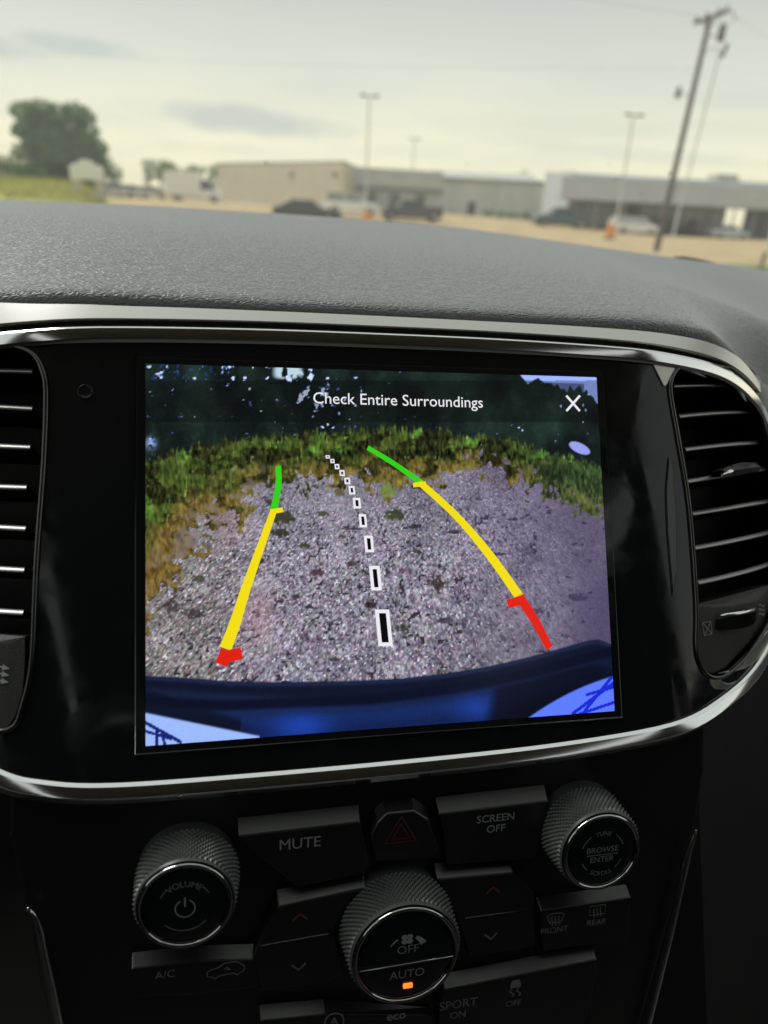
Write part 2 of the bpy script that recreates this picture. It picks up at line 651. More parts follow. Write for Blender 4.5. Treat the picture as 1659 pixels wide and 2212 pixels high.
# air-vent openings in the fascia
def mirror(l):
    return [(-a, b) for a, b in l][::-1]
VR = [fs(*p) for p in ((1447, 850), (1451, 815), (1470, 791), (1505, 785), (1555, 792), (1595, 803), (1622, 826))]
VR += [(.1875, .052), (.198, .036), (.2035, .014), (.2005, -.010), (.189, -.0275)]
VR += [fs(*p) for p in ((1625, 1400), (1578, 1450), (1548, 1464), (1525, 1456), (1510, 1432), (1503, 1392), (1503, 1300), (1488, 1100), (1466, 960))]
vr = [tuple(p) for p in smooth_path(VR, 4, True)]
VL = [fs(*p) for p in ((100, 850), (92, 800), (75, 768), (45, 752), (5, 746))] + [(-.150, .0715)]
VL += [(-.172, .064), (-.1875, .052), (-.198, .036), (-.2035, .014), (-.2005, -.010), (-.189, -.0275), (-.165, -.0455), (-.145, -.056)]
VL += [fs(*p) for p in ((20, 1575), (50, 1520), (66, 1450), (72, 1380), (80, 1200), (95, 1000))]
vl = [tuple(p) for p in smooth_path(VL, 4, True)]

# --- gloss fascia
mb = MB(DO)
mb.plate(offs(-0.0018), FS, off=0.0, depth=0.004, holes=[vr, vl], step=0.007)
fascia = mb.build('gloss_fascia', M['gloss'], dash, auto=40)
fascia['label'] = 'piano black centre face around the screen'

# --- chrome ring, a rounded bead with a darker outer shoulder
mb = MB(DO)
def ringbead(prof, mi, sel=None):
    P = []
    for (p, n) in zip(RA, RN):
        P.append([FS(*(p + n * d), h) for d, h in prof])
    mb.grid(P, mi, wrap=True)
ringbead([(-.0036, -.0012), (-.0035, .0010), (-.0028, .0018), (-.0024, .0021), (.0000, .0026), (.0010, .0027)], 0)
ringbead([(.0010, .0028), (.0016, .0025), (.0035, .0001), (.0037, -.0020), (.0038, -.006)], 1)
mb.build('chrome_bezel', [M['chrome'], M['chrome']], dash, auto=22)

# --- satin strip above the ring
top = [fs(*p) for p in ((-300, 650), (0, 652), (200, 657), (400, 664), (600, 672), (800, 681), (1000, 691), (1230, 703), (1429, 719), (1540, 742), (1600, 776), (1640, 826))]
up2 = smooth_path([np.array(t) for t in top], 6)
lowpts = []
for q in up2:
    d = np.hypot(RA[:, 0] - q[0], RA[:, 1] - q[1])
    i = int(np.argmin(d))
    lowpts.append(RA[i] + RN[i] * 0.0042)
mb = MB(DO)
P = []
for k, (q, l) in enumerate(zip(up2, lowpts)):
    q = np.asarray(q)
    rows = []
    for t, h in ((-.05, -.012), (0, -.0006), (.05, .0004), (.5, .0015), (.94, .0025), (1.0, .0020), (1.0, -.005)):
        p = q + (l - q) * max(t, 0) + np.array([0, .0006 if t < 0 else 0])
        rows.append(FS(p[0], p[1], h))
    P.append(rows)
mb.grid(P[::-1])
mb.build('silver_trim_strip', M['satin'], dash, auto=24)

# --- padded leather top
mb = MB(DO)
us = np.concatenate([np.linspace(-.72, -.24, 16), np.linspace(-.225, .24, 80), np.linspace(.255, .72, 20)])
tru, trv = np.array([p[0] for p in up2]), np.array([p[1] for p in up2])
def pad_low(u):
    """front lower edge of the pad along the face"""
    a = abs(u)
    v = .0885
    if a > .145:
        t = min((a - .145) / .085, 1.0)
        v = .0885 - .014 * t ** 1.6 - .12 * max(0, (a - .19) / .06) ** 1.5 if a < .25 else .0885 - .014 - .12
        v = max(v, -.06)
    return v
def hgt(tab, y):
    """heights of a line seen on the pad, as (x, z) pairs at distance y"""
    o = []
    for px, py in tab:
        d = ray(px, py)
        o.append((d[0] / d[1] * y, CAM[2] + d[2] / d[1] * y))
    return [a for a, b in o], [b for a, b in o]
Y1, Y2 = .385, .56
T1 = hgt(((-200, 452), (0, 463), (300, 482), (553, 503), (830, 530), (1100, 553), (1300, 580), (1480, 622), (1659, 690), (1800, 790)), Y1)
T2 = hgt(((-500, 424), (0, 431), (300, 443), (600, 461), (800, 475), (1000, 492), (1200, 520), (1415, 551), (1659, 583), (1900, 640), (2200, 720)), Y2)
P = []
for u in us:
    lo = pad_low(u)
    A = FS(u, .0870, -.0075)
    a = abs(u)
    row = []
    base = FS(u, lo, -.010)
    sag = max(0.0, (.0885 - lo))
    for t in (0, .35, .7):                                   # the face under the lip
        q = base + (A - base) * t
        row.append(q + np.array([0, 0.006 * (1 - t) if sag < .01 else 0, 0]))
    r = min(max((a - .15) / .09, 0), 1)
    for dy, dz in ((-.0004, .0002), (-.0012, .0012), (-.0016, .0036), (-.0008, .0054), (.0012, .0066), (.005, .0079), (.010, .0090)):
        row.append(A + np.array([0, dy + .012 * r, dz - .016 * r]))
    y0, z0 = row[-1][1], row[-1][2]
    x = A[0]
    z1 = np.interp(x, *T1)
    z2 = np.interp(x, *T2)
    for t in (.10, .22, .36, .5, .65, .8, .92):
        e = t + .55 * t * (1 - t) * (1 + r)
        row.append(np.array([x, y0 + (Y1 - y0) * t, z0 + (z1 - z0) * e]))
    for t in (0.06, .25, .5, .75, 1.0):
        row.append(np.array([x, Y1 + (Y2 - Y1) * t, z1 + (z2 - z1) * t]))
    for y, dz in ((.60, -.0016), (.66, -.006), (.74, -.016), (.84, -.036), (.93, -.060), (.95, -.16)):
        row.append(np.array([x, y, z2 + dz]))
    P.append(row)
mb.grid(P)
pad = mb.build('leather_pad', M['leather'], dash, smooth=True)
pad['label'] = 'dark grey grained leather top pad'

# defroster slot cover far forward on the right of the pad
mb = MB(DO)
sl = []
for px, py in ((1440, 553), (1455, 552), (1475, 553), (1500, 557), (1525, 562), (1548, 568), (1562, 573), (1575, 577), (1585, 580)):
    d = ray(px, py + 6)
    sl.append(CAM + d / d[1] * .60)
mb.tube(sl, [.001, .002, .003, .003, .003, .003, .003, .002, .001], 8, sy=0.7)
mb.build('defroster_grille', M['vent'], dash, smooth=True)

# --- side faces left and right of the centre section, and the lower dash
for sgn in (-1, 1):
    mb = MB(DO)
    P = []
    for u in np.linspace(.16, .72, 16):
        col_ = []
        for t in np.linspace(0, 1, 10):
            v = .04 - .42 * t
            q = FS(sgn * u, v, -.036 - .02 * t)
            col_.append(q)
        P.append(col_)
    mb.grid(P if sgn < 0 else P[::-1])
    mb.build('lower_dash_panel', mat('lower_dash_plastic', (.018, .019, .018), .5, bump=.4, bscale=1500), dash, smooth=True)

# ------------------------------------------------------------------ air vents
def vent(outline, sgn, slat_ends, label, plate_px, wheel):
    mb = MB(DO)
    n = len(outline)
    a = np.array(outline)
    area = np.sum(a[:, 0] * np.roll(a[:, 1], -1) - np.roll(a[:, 0], -1) * a[:, 1])
    L = outline if area > 0 else outline[::-1]
    P = [[FS(p[0], p[1], h) for h in (.0002, -.004, -.030)] for p in L]
    mb.grid(P, 0, wrap=True)
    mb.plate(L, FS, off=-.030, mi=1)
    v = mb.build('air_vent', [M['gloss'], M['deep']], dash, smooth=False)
    v['label'] = label
    # raised rounded lip round the opening
    lip = MB(DO)
    lip.tube([FS(p[0], p[1], .0004) for p in L], .0009, 8, closed=True, up=RS[:, 2])
    lip.build('vent_lip', M['lipmetal'], v, smooth=True)
    for k, (u0, v0, u1, v1, bow) in enumerate(slat_ends):
        s = MB(DO)
        U = np.linspace(u0, u1, 9)
        row = []
        front = []
        for t, u in zip(np.linspace(0, 1, 9), U):
            vv = v0 + (v1 - v0) * t + bow * sin(pi * t)
            row.append([FS(u, vv - .0009, -.006), FS(u, vv + .0004, -.0052), FS(u, vv - .002, -.024), FS(u, vv - .0035, -.024), FS(u, vv - .0009, -.006)])
            front.append((u, (vv,)))
        s.grid(row, 0)
        s.grid([[FS(u, p_[0] + .0009, -.0062), FS(u, p_[0] + .0007, -.0056), FS(u, p_[0] - .0004, -.0044), FS(u, p_[0] - .0010, -.0044), FS(u, p_[0] - .0012, -.0054)] for u, p_ in front], 1)
        so = s.build('slat', [M['plastic'], M['slatmetal']], v, smooth=True)
    # lower plate that carries the thumbwheel
    pl = MB(DO)
    pl.plate(plate_px, FS, off=-.0025, depth=.012, step=.008)
    pl.build('wheel_plate', M['vent'], v, bevel=.0022, seg=3)
    return v

def slats_r():
    rows = [((1455, 832), (1588, 832)), ((1467, 898), (1628, 889)), ((1480, 970), (1643, 955)), ((1486, 1039), (1659, 1011)), ((1496, 1109), (1659, 1082)), ((1501, 1183), (1659, 1150)), ((1508, 1258), (1659, 1219))]
    o = []
    for i, (p, q) in enumerate(rows):
        a, b = fs(*p, -.005), fs(*q, -.005)
        ext = 1.0 if i == 0 else 1.05
        lim = (.168, .180, .190, .196, .199, .198, .194)[i]
        t = (lim - a[0]) / (b[0] - a[0]) if i > 0 else 1.0
        o.append((a[0], a[1], a[0] + (b[0] - a[0]) * t, a[1] + (b[1] - a[1]) * t, 0.0))
    return o
def slats_l():
    rows = [((0, 798), (70, 800)), ((0, 877), (70, 881)), ((0, 962), (65, 965)), ((0, 1050), (57, 1052)), ((0, 1138), (55, 1141)), ((0, 1228), (52, 1231)), ((0, 1320), (50, 1323))]
    o = []
    for i, (p, q) in enumerate(rows):
        a, b = fs(*p, -.005), fs(*q, -.005)
        lim = -(.172, .184, .192, .198, .199, .198, .194)[i]
        t = (lim - b[0]) / (a[0] - b[0])
        o.append((b[0] + (a[0] - b[0]) * t, b[1] + (a[1] - b[1]) * t, b[0], b[1], 0.0))
    return o
plr = [fs(*p) for p in ((1504, 1308), (1504, 1390), (1511, 1430), (1526, 1453), (1548, 1461), (1577, 1447), (1622, 1399), (1654, 1362))] + [(.186, -.029), (.190, -.0235), (.188, -.0205)]
plr = [(a, b) for a, b in plr]
right_vent = vent(vr, 1, slats_r(), 'right air vent with a slider tab and a thumbwheel beneath', plr[::-1] if False else plr, True)
pll = [fs(*p) for p in ((50, 1376), (50, 1400), (49, 1450), (44, 1500), (28, 1552), (8, 1580))] + [(-.150, -.053), (-.170, -.041), (-.188, -.027), (-.190, -.022)]
left_vent = vent(vl, -1, slats_l(), 'left air vent cut by the edge of the picture', pll, False)

# slider tab on the fourth slat of the right vent
mb = MB(DO)
c0, c1 = np.array(fs(1552, 1022, -.001)), np.array(fs(1632, 1012, -.001))
P = []
for t in np.linspace(0, 1, 12):
    q = c0 + (c1 - c0) * t
    hgt = .0030 * (sin(pi * min(max(t, .03), .97)) ** .5)
    P.append([FS(q[0], q[1] - .0016, -.006), FS(q[0], q[1] - .0016, .001), FS(q[0], q[1] + .2 * hgt, .0028), FS(q[0], q[1] + hgt, .0014), FS(q[0], q[1] + hgt, -.006)])
mb.grid(P)
for k in range(4):
    a = c0 + (c1 - c0) * .2 + np.array([0, .0001 + k * .0007])
    b = c0 + (c1 - c0) * .92 + np.array([0, .0001 + k * .0007])
    mb.tube([FS(*a, .0026 - .0003 * k), FS(*((a + b) / 2 + [0, .0003]), .0030 - .0003 * k), FS(*b, .0022 - .0003 * k)], .00025, 6)
tab = mb.build('slider_tab', M['vent'], right_vent, auto=40)
mb = MB(DO)
a, b = fs(1551, 1027, -.001), fs(1574, 1018, -.001)
mb.tube([FS(*a, .0016), FS((a[0] + b[0]) / 2, (a[1] + b[1]) / 2, .0026), FS(*b, .0016)], [.0007, .0011, .0007], 8)
mb.build('tab_highlight_trim', M['chrome'], right_vent, smooth=True)

# thumbwheel: a knurled drum showing through a slot
mb = MB(DO)
w0, w1 = np.array(fs(1556, 1349)), np.array(fs(1638, 1330))
hw = .0062
P = []
nth = 44
for i in range(nth):
    t = i / (nth - 1)
    q = w0 + (w1 - w0) * t
    row = []
    for j in range(15):
        s_ = j / 14
        bul = .0052 * sin(pi * min(max(t, .0), 1.0)) ** .8 - .0022
        kn = .00045 * ((i + j) % 2) if 0 < j < 14 else -.001
        row.append(FS(q[0] + .0012 * (s_ - .5), q[1] + hw * (s_ - .5) * (1.05 - .25 * (2 * t - 1) ** 2), bul + 1.6 * kn - .0006 * abs(2 * s_ - 1) ** 3))
    P.append(row)
mb.grid(P, 0)
mb.build('thumbwheel', M['vent'], right_vent)
mb = MB(DO)
pts = []
for t in np.linspace(.05, .92, 10):
    q = w0 + (w1 - w0) * t
    pts.append(FS(q[0], q[1] + hw * .56, .0052 * sin(pi * t) ** .8 - .0020))
mb.tube(pts, [.0004] + [.0009] * 8 + [.0004], 8)
mb.build('wheel_chrome_edge', M['chrome'], right_vent, smooth=True)
# crossed-box icon beside it
mb = MB(DO)
q = [fs(*p) for p in ((1525, 1346), (1543, 1343), (1546, 1370), (1529, 1374))]
f0 = lambda a, b, o: FS(a, b, o - .0024)
ribbon(mb, q, .0004, f0, .0002, closed=True)
ribbon(mb, [q[0], q[2]], .0004, f0, .0002)
ribbon(mb, [q[1], q[3]], .0004, f0, .0003)
mb.build('closed_flap_icon', M['legend'], right_vent)
mb = MB(DO)
for k in range(3):
    p0 = np.array(fs(1647, 1309 + k * 9.5))
    ribbon(mb, [(p0[0] + t * .006, p0[1] + .0005 * sin(t * 7)) for t in np.linspace(0, 1, 10)], .0006, f0, .0002)
mb.build('air_flow_icon', M['legend'], right_vent)
mb = MB(DO)
for k in range(3):
    p0 = np.array(fs(15 - k * 1.2, 1446 + k * 15))
    p1 = np.array(fs(-12, 1440 + k * 15))
    ribbon(mb, [p1, p0], .0006, f0, .0002)
    d = (p0 - p1) / np.linalg.norm(p0 - p1)
    nn = np.array([-d[1], d[0]])
    tri = [p0 + d * .0002, p0 - d * .0022 + nn * .001, p0 - d * .0022 - nn * .001]
    mb.add([f0(*x, .0003) for x in tri], [(0, 1, 2)])
mb.build('arrow_icon', M['legend'], left_vent)

# reflections seen in the gloss fascia, shaped as thin satin plates
def reflection_piece(pts, hs, nm, parent, material):
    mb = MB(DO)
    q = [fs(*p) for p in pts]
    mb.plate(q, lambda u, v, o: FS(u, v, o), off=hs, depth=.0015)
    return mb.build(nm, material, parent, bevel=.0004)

reflection_piece([(1393, 771), (1440, 776), (1482, 782), (1464, 793), (1449, 813), (1439, 833), (1432, 836), (1418, 808), (1406, 784)], .0006, 'fascia_reflection', dash, M['inlay'])
reflection_piece([(1551, 1454.5), (1577, 1447), (1620, 1405), (1656, 1361), (1668, 1372), (1659, 1399), (1630, 1429), (1605, 1445), (1584, 1451)], .0008, 'fascia_reflection', dash, M['inlay'])
reflection_piece([(1530, 1466), (1543, 1464), (1553, 1466), (1560, 1472), (1573, 1476), (1592, 1470), (1580, 1482), (1568, 1489), (1545, 1490), (1533, 1481)], .0006, 'fascia_reflection', dash, M['reflect_grey'])
reflection_piece([(-20, 722), (157, 721), (120, 725), (90, 729), (82, 737), (74, 737), (55, 732), (30, 729), (-20, 728)], .0006, 'fascia_reflection', dash, M['reflect_grey'])
reflection_piece([(1443, 985), (1437, 1060), (1440, 1150), (1452, 1290), (1461, 1240), (1459, 1100), (1452, 1020)], .0006, 'side_reflection', dash, mat('side_reflection_tone', (.06, .065, .055), .2, metal=.9))  # tall greenish reflection beside the vent, built as a plate

# round light sensor left of the screen
mb = MB(DO)
sc_ = fs(185, 846)
mb.lathe([(.0026, -.001), (.0026, .0002), (.0024, .0003), (.0021, .0001), (.0008, .0002), (0, .0002)], lambda a, b, h: FS(sc_[0] + a, sc_[1] + b, h), 24)
mb.build('light_sensor', M['gloss'], dash, smooth=True)

# ================================================================== TOUCHSCREEN
W2, H2 = .0855, .065
ts = tag(empty('touchscreen', SO + RS @ np.array([0, -H2, 0])), 'lit touchscreen showing the reversing camera view with coloured guide lines', 'touchscreen')
TO = np.array(ts.location)
fl = lambda u, v, o: SO + RS @ np.array([u, v, o])
def rrect(w, h, r, n=5, cx=0, cy=0):
    o = []
    for (sx, sy, a0) in ((1, 1, 0), (-1, 1, 90), (-1, -1, 180), (1, -1, 270)):
        for k in range(n + 1):
            t = radians(a0 + 90 * k / n)
            o.append((cx + sx * (w - r) + r * cos(t), cy + sy * (h - r) + r * sin(t)))
    return o
mb = MB(TO)
mb.plate(rrect(.0885, .0672, .0012), fl, off=.0009, depth=.0012)
mb.build('glass_panel', M['gloss'], ts, bevel=.00035, seg=2)
mb = MB(TO)
mb.tube([fl(-.0888, -.0676, .0006), fl(.0888, -.0676, .0006)], .00035, 6)
for s_ in (-1, 1):
    mb.tube([fl(s_ * .0888, -.0676, .0003), fl(s_ * .0888, .0676, .0005)], .00022, 6)
mb.build('panel_edge', M['lipmetal'], ts, smooth=True)

# ---- the camera picture, worked out point by point
NXP, NYP = 480, 365
gu, gv = np.meshgrid(np.linspace(-W2, W2, NXP), np.linspace(-H2, H2, NYP), indexing='ij')
pts3 = SO + np.stack([gu, gv, np.full_like(gu, .00105)], -1) @ RS.T
qc = (pts3 - CAM) @ MC
X = CX + FD * qc[..., 0] / -qc[..., 2]
Y = CY - FD * qc[..., 1] / -qc[..., 2]
def vnoise(x, y, s, seed=0):
    x, y = x / s, y / s
    r = np.random.default_rng(seed)
    T = r.random((256, 256))
    xi, yi = np.floor(x).astype(int), np.floor(y).astype(int)
    fx, fy = x - xi, y - yi
    fx, fy = fx * fx * (3 - 2 * fx), fy * fy * (3 - 2 * fy)
    g = lambda a, b: T[a % 256, b % 256]
    return (g(xi, yi) * (1 - fx) + g(xi + 1, yi) * fx) * (1 - fy) + (g(xi, yi + 1) * (1 - fx) + g(xi + 1, yi + 1) * fx) * fy
def fbm(x, y, s, seed=0, o=4):
    a, t, n = 0, 0, 0
    for k in range(o):
        w = .55 ** k
        a += w * vnoise(x, y, s / 2 ** k, seed + k * 7)
        n += w
    return a / n
def blk(x, y, sx, sy, seed):
    r = np.random.default_rng(seed)
    T = r.random((512, 512))
    return T[np.floor(x / sx).astype(int) % 512, np.floor(y / sy).astype(int) % 512]
def mixa(A, B, t):
    t = np.clip(t, 0, 1)[..., None]
    return A * (1 - t) + np.asarray(B, float) * t
def sst(a, b, x):
    t = np.clip((x - a) / (b - a), 0, 1)
    return t * t * (3 - 2 * t)
ip = lambda pts, x: np.interp(x, [p[0] for p in pts], [p[1] for p in pts])
# gravel: the grain grows towards the bumper, as the lens sees it
SZ = 1.6 + 2.1 * np.clip((Y - 980) / 480, 0, 1.1)
YT = np.linspace(700, 1700, 2001)
YI = np.cumsum(.5 / (1.6 + 2.1 * np.clip((YT - 980) / 480, 0, 1.1)))
YP = np.interp(Y, YT, YI) * 1.0
XP = (X - 820 + 5 * (vnoise(X, Y, 26, 90) - .5)) / SZ + 200
YP = YP + 1.2 * (vnoise(X, Y, 18, 89) - .5)
g3 = fbm(X, Y, 60, 3)
n1, n2_, n4 = vnoise(XP, YP * .72, 1.0, 1), vnoise(XP, YP, 1.9, 2), vnoise(XP, YP * .7, .62, 6)
g1, g2 = vnoise(XP * 1.1, YP * .8, 1.15, 7), vnoise(XP, YP, 1.7, 8)
wx = X
C = np.zeros(X.shape + (3,)) + np.array([123, 118, 132.])
C = mixa(C, (98, 89, 114), sst(900, 1300, X + .35 * (1250 - Y)))
C = mixa(C, (122, 117, 113), sst(620, 380, X) * .7)
C += ((g3 - .5) * 50)[..., None]
str_ = 1.0 - .66 * sst(930, 1160, X + .25 * (Y - 1300))
str_ *= .50 + .50 * sst(1020, 1220, Y)
C += ((n1 - .5) * 86 * str_ + (n2_ - .5) * 58 * str_ + (n4 - .5) * 40 * str_)[..., None]
C += (np.stack([vnoise(XP, YP, 2.4, 15), vnoise(XP, YP, 2.4, 16), vnoise(XP, YP, 2.4, 17)], -1) - .5) * 15 * str_[..., None]
C = mixa(C, (228, 222, 238), sst(.82, .90, g1) * .85 * np.clip(str_, .15, 1))
bl = sst(.30, .20, g2) * sst(.44, .52, fbm(X, Y, 34, 9))
C = mixa(C, (36, 32, 40), bl * .85 * np.clip(str_ * 1.1, .15, 1))
C = mixa(C, (170, 124, 130), .38 * np.exp(-(((X - 560) / 45) ** 2 + ((Y - 1330) / 60) ** 2)) + .4 * np.exp(-(((X - 480) / 50) ** 2 + ((Y - 1120) / 45) ** 2)))
C = mixa(C, (126, 152, 158), .35 * np.exp(-(((X - 400) / 60) ** 2 + ((Y - 1150) / 60) ** 2)))
C = mixa(C, (66, 56, 92), .75 * sst(1205, 1320, X + 22 * (g3 - .5)) * sst(1180, 1300, Y))
C = mixa(C, (82, 72, 100), .45 * sst(1150, 1290, X))
# dark scattered holes on the right
hole = fbm(X * 1.0, Y * 1.3, 15, 21)
C = mixa(C, (46, 38, 62), sst(.70, .78, hole) * .8 * sst(950, 1050, X) * sst(1030, 1100, Y))
# weeds lying on the gravel
for (wx_, wy_, sx_, sy_, col_) in ((612, 1120, 26, 17, (40, 44, 26)), (606, 1152, 22, 10, (36, 36, 26)), (855, 1113, 26, 13, (44, 52, 24)), (893, 1137, 16, 5, (38, 32, 40)), (765, 1142, 22, 3, (52, 44, 52)),
                                  (945, 1262, 22, 20, (46, 36, 34)), (683, 1238, 14, 9, (62, 36, 48)), (760, 1218, 12, 6, (60, 44, 50)), (800, 1308, 14, 9, (30, 26, 28)), (872, 1354, 18, 10, (40, 44, 26)),
                                  (878, 1232, 16, 8, (86, 60, 80)), (838, 1060, 18, 18, (104, 132, 52)), (735, 1062, 16, 9, (84, 76, 44)), (530, 1105, 22, 5, (46, 30, 26)), (424, 1325, 24, 14, (44, 38, 40)),
                                  (1075, 1196, 16, 4, (40, 34, 52)), (1110, 1122, 12, 4, (40, 34, 50)), (720, 1425, 10, 10, (40, 36, 40)), (585, 1085, 12, 8, (54, 34, 34)), (372, 1310, 20, 14, (60, 54, 56)), (660, 1180, 12, 6, (44, 50, 28)), (700, 1110, 14, 6, (56, 60, 34)), (560, 1210, 12, 7, (40, 40, 34)), (980, 1150, 12, 5, (44, 40, 46)), (900, 1190, 10, 5, (46, 44, 40)), (640, 1290, 11, 6, (44, 38, 44)), (740, 1160, 10, 4, (60, 56, 44)), (960, 1340, 14, 7, (54, 44, 58)), (520, 1290, 12, 6, (46, 40, 40)), (430, 1250, 16, 8, (58, 56, 40)), (1160, 1320, 26, 6, (62, 52, 84)), (1250, 1290, 30, 8, (56, 46, 80))):
    q = np.exp(-(((X - wx_) / sx_) ** 2 + ((Y - wy_) / sy_) ** 2) * .9) * (.25 + 1.25 * vnoise(X, Y, 5.5, 31))
    C = mixa(C, col_, sst(.26, .60, q) * .8)
# grass band
gb = ip(((300, 1370), (360, 1265), (420, 1180), (500, 1108), (560, 1050), (640, 1043), (700, 1038), (760, 1040), (830, 1044), (900, 1040), (960, 1046), (985, 1012), (1020, 1004), (1080, 1015), (1130, 1048), (1180, 1070), (1240, 1092), (1330, 1110)), X)
gb = gb + (44 + 90 * sst(640, 420, X)) * (fbm(X, Y, 44, 41) - .5) + 20 * (vnoise(X, Y, 7, 42) - .5) + 26 * (vnoise(X, Y * .5, 13, 40) - .5)
gt = ip(((300, 1005), (400, 968), (500, 948), (600, 940), (700, 934), (850, 928), (950, 932), (1050, 944), (1150, 965), (1250, 992), (1330, 1020)), X)
gt = gt + 26 * (fbm(X * 2.2, Y * .4, 26, 43) - .5) + 14 * (blk(X, Y * .2, 4, 40, 44) - .5)
tt = np.clip((Y - gt) / (gb - gt + 1e-6), 0, 1)
bl1, bl2 = vnoise(X + 3 * vnoise(X, Y, 12, 80), Y * .32, 3.4, 44), vnoise(X - .3 * (Y - 1000), Y * .5, 5.2, 48)
G = np.zeros_like(C) + np.array([62, 76, 32.])
G = mixa(G, (104, 92, 42), sst(.38, .72, tt + .7 * (fbm(X, Y, 50, 45) - .5)))
G = mixa(G, (92, 136, 50), sst(.50, .72, fbm(X * 1.3, Y * .9, 40, 46)) * sst(.62, .25, tt) * .9)
G = mixa(G, (30, 32, 16), sst(.52, .38, fbm(X, Y * 1.5, 30, 47)) * .8)
G = mixa(G, (18, 22, 12), .85 * np.exp(-((tt - .42) / .10) ** 2) * sst(560, 640, X) * sst(.62, .42, fbm(X, Y, 60, 49)))
G = mixa(G, (44, 70, 42), .55 * sst(1060, 1250, X))
G = mixa(G, (112, 86, 44), .5 * sst(560, 380, X) * sst(.35, .6, tt))
G += ((bl1 - .5) * 46 + (bl2 - .5) * 40)[..., None] * np.array([1, 1, .55])
G += (sst(.82, .95, vnoise(X, Y * .4, 4.2, 50)) * sst(.6, .5, tt) * sst(.5, .6, fbm(X, Y, 34, 51)))[..., None] * np.array([52, 62, 36.])
C = mixa(C, G, sst(-.10, .12, (gb - Y) / 75 + (1.5 + 1.3 * sst(640, 460, X)) * (fbm(X, Y * 1.2, 20, 52) - .5) + .5 * (vnoise(X, Y * .5, 5, 53) - .5)))
# gravel showing through at the left edge of the grass
C = mixa(C, (124, 112, 112), sst(.46, .60, fbm(X, Y * 1.4, 30, 61)) * sst(.45, .9, tt) * .7 * sst(680, 500, X) * (Y < gb + 4))
# dark wood with sky gaps
T_ = np.zeros_like(C) + np.array([11, 17, 18.])
T_ += (fbm(X, Y, 22, 71) * 12 - 4)[..., None] * np.array([.6, 1, .9])
gap = fbm(X, Y, 12, 72, 3)
dens = .765 + .03 * sst(560, 420, X) * sst(800, 830, Y) - .11 * sst(880, 790, Y) * (np.exp(-((X - 640) / 95) ** 2) + .35 * np.exp(-((X - 480) / 60) ** 2)) + .05 * sst(760, 820, X) * sst(1150, 1080, X) + .03 * sst(840, 920, Y) - .06 * np.exp(-((X - 335) / 26) ** 2) - .11 * np.exp(-((X - 655) / 48) ** 2) * sst(935, 850, Y) - .10 * np.exp(-((X - 480) / 45) ** 2) * sst(830, 805, Y) - .05 * np.exp(-((X - 690) / 40) ** 2) * sst(930, 860, Y)
T_ += (fbm(X, Y * .6, 60, 73) - .38).clip(0)[..., None] * np.array([40, 66, 50.]) + (vnoise(X, Y, 5, 74) * fbm(X, Y, 40, 70) * 14)[..., None] * np.array([.7, 1, .8])
T_ = mixa(T_, (78, 108, 190), sst(dens, dens + .02, gap) * .8)
T_ = mixa(T_, (196, 214, 245), sst(dens + .03, dens + .055, gap))
T_ = mixa(T_, (176, 200, 214), np.clip(1.2 - (((X - 622) / 34) ** 4 + ((Y - 803) / 17) ** 4), 0, 1) * sst(.36, .44, fbm(X, Y, 14, 75)))
T_ = mixa(T_, (150, 176, 235), .9 * np.exp(-(((X - 326) / 12) ** 2 + ((Y - 957) / 14) ** 2)) * (fbm(X, Y, 9, 76) > .42))
sk = ip(((1080, 770), (1120, 800), (1140, 828), (1165, 822), (1195, 834), (1215, 842), (1250, 838), (1275, 852), (1290, 870)), X) + 15 * (vnoise(X, Y * .1, 7, 77) - .6)
T_ = mixa(T_, (150, 172, 245), sst(sk + 2, sk - 2, Y) * sst(1112, 1124, X + 10 * (vnoise(X, Y, 8, 79) - .5)))
T_ = mixa(T_, (44, 54, 92), .55 * ((X > 1168) & (X < 1262) & (Y > 826 + .03 * (X - 1168)) & (Y < 852) & (sk > Y)))
T_ = mixa(T_, (40, 70, 150), .5 * sst(.72, .76, vnoise(X, Y, 6, 78)) * sst(850, 800, Y) * sst(520, 420, X))
C = mixa(C, T_, sst(gt + 5, gt - 7, Y))
# white tank among the trees
tk = ((X - 1252 - .3 * (Y - 968)) / 21) ** 2 + ((Y - 968 - .28 * (X - 1252)) / 12) ** 2
C = mixa(C, (142, 150, 226), sst(1.15, .8, tk))
# bumper of the car itself
bt = ip(((300, 1459), (400, 1464), (500, 1472), (600, 1474), (760, 1471), (860, 1466), (950, 1457), (1050, 1441), (1130, 1423), (1200, 1404), (1270, 1384), (1292, 1381), (1330, 1396)), X)
Bm = np.zeros_like(C) + np.array([11, 17, 38.])
dd = Y - bt
Bm = mixa(Bm, (40, 52, 92), np.exp(-((dd - 5) / 5) ** 2) * .5 + .3 * np.exp(-((dd - 34) / 8) ** 2) * sst(700, 520, X))
Bm = mixa(Bm, (22, 42, 92), .7 * sst(30, 62, dd) * sst(110, 70, dd))
lo2 = ip(((300, 1530), (480, 1540), (600, 1535), (800, 1527), (1000, 1500), (1120, 1475), (1330, 1420)), X)
Bm = mixa(Bm, (8, 12, 34), sst(-4, 4, Y - lo2 + 26) * sst(26, 16, Y - lo2 + 26))
Bm = mixa(Bm, (18, 42, 112), sst(2, 16, Y - lo2 - 4) * (.45 + .55 * np.exp(-((X - 640) / 60) ** 2)) * sst(470, 560, X) * sst(1130, 1060, X))
Bm = mixa(Bm, (30, 68, 172), .7 * np.exp(-((X - 655) / 55) ** 2 - ((Y - 1568) / 26) ** 2) + .6 * np.exp(-((X - 1030) / 45) ** 2 - ((Y - 1530) / 28) ** 2))
Bm = mixa(Bm, (6, 8, 22), sst(1050, 1085, X + .2 * (Y - 1500)) * sst(40, 60, dd) * .8)
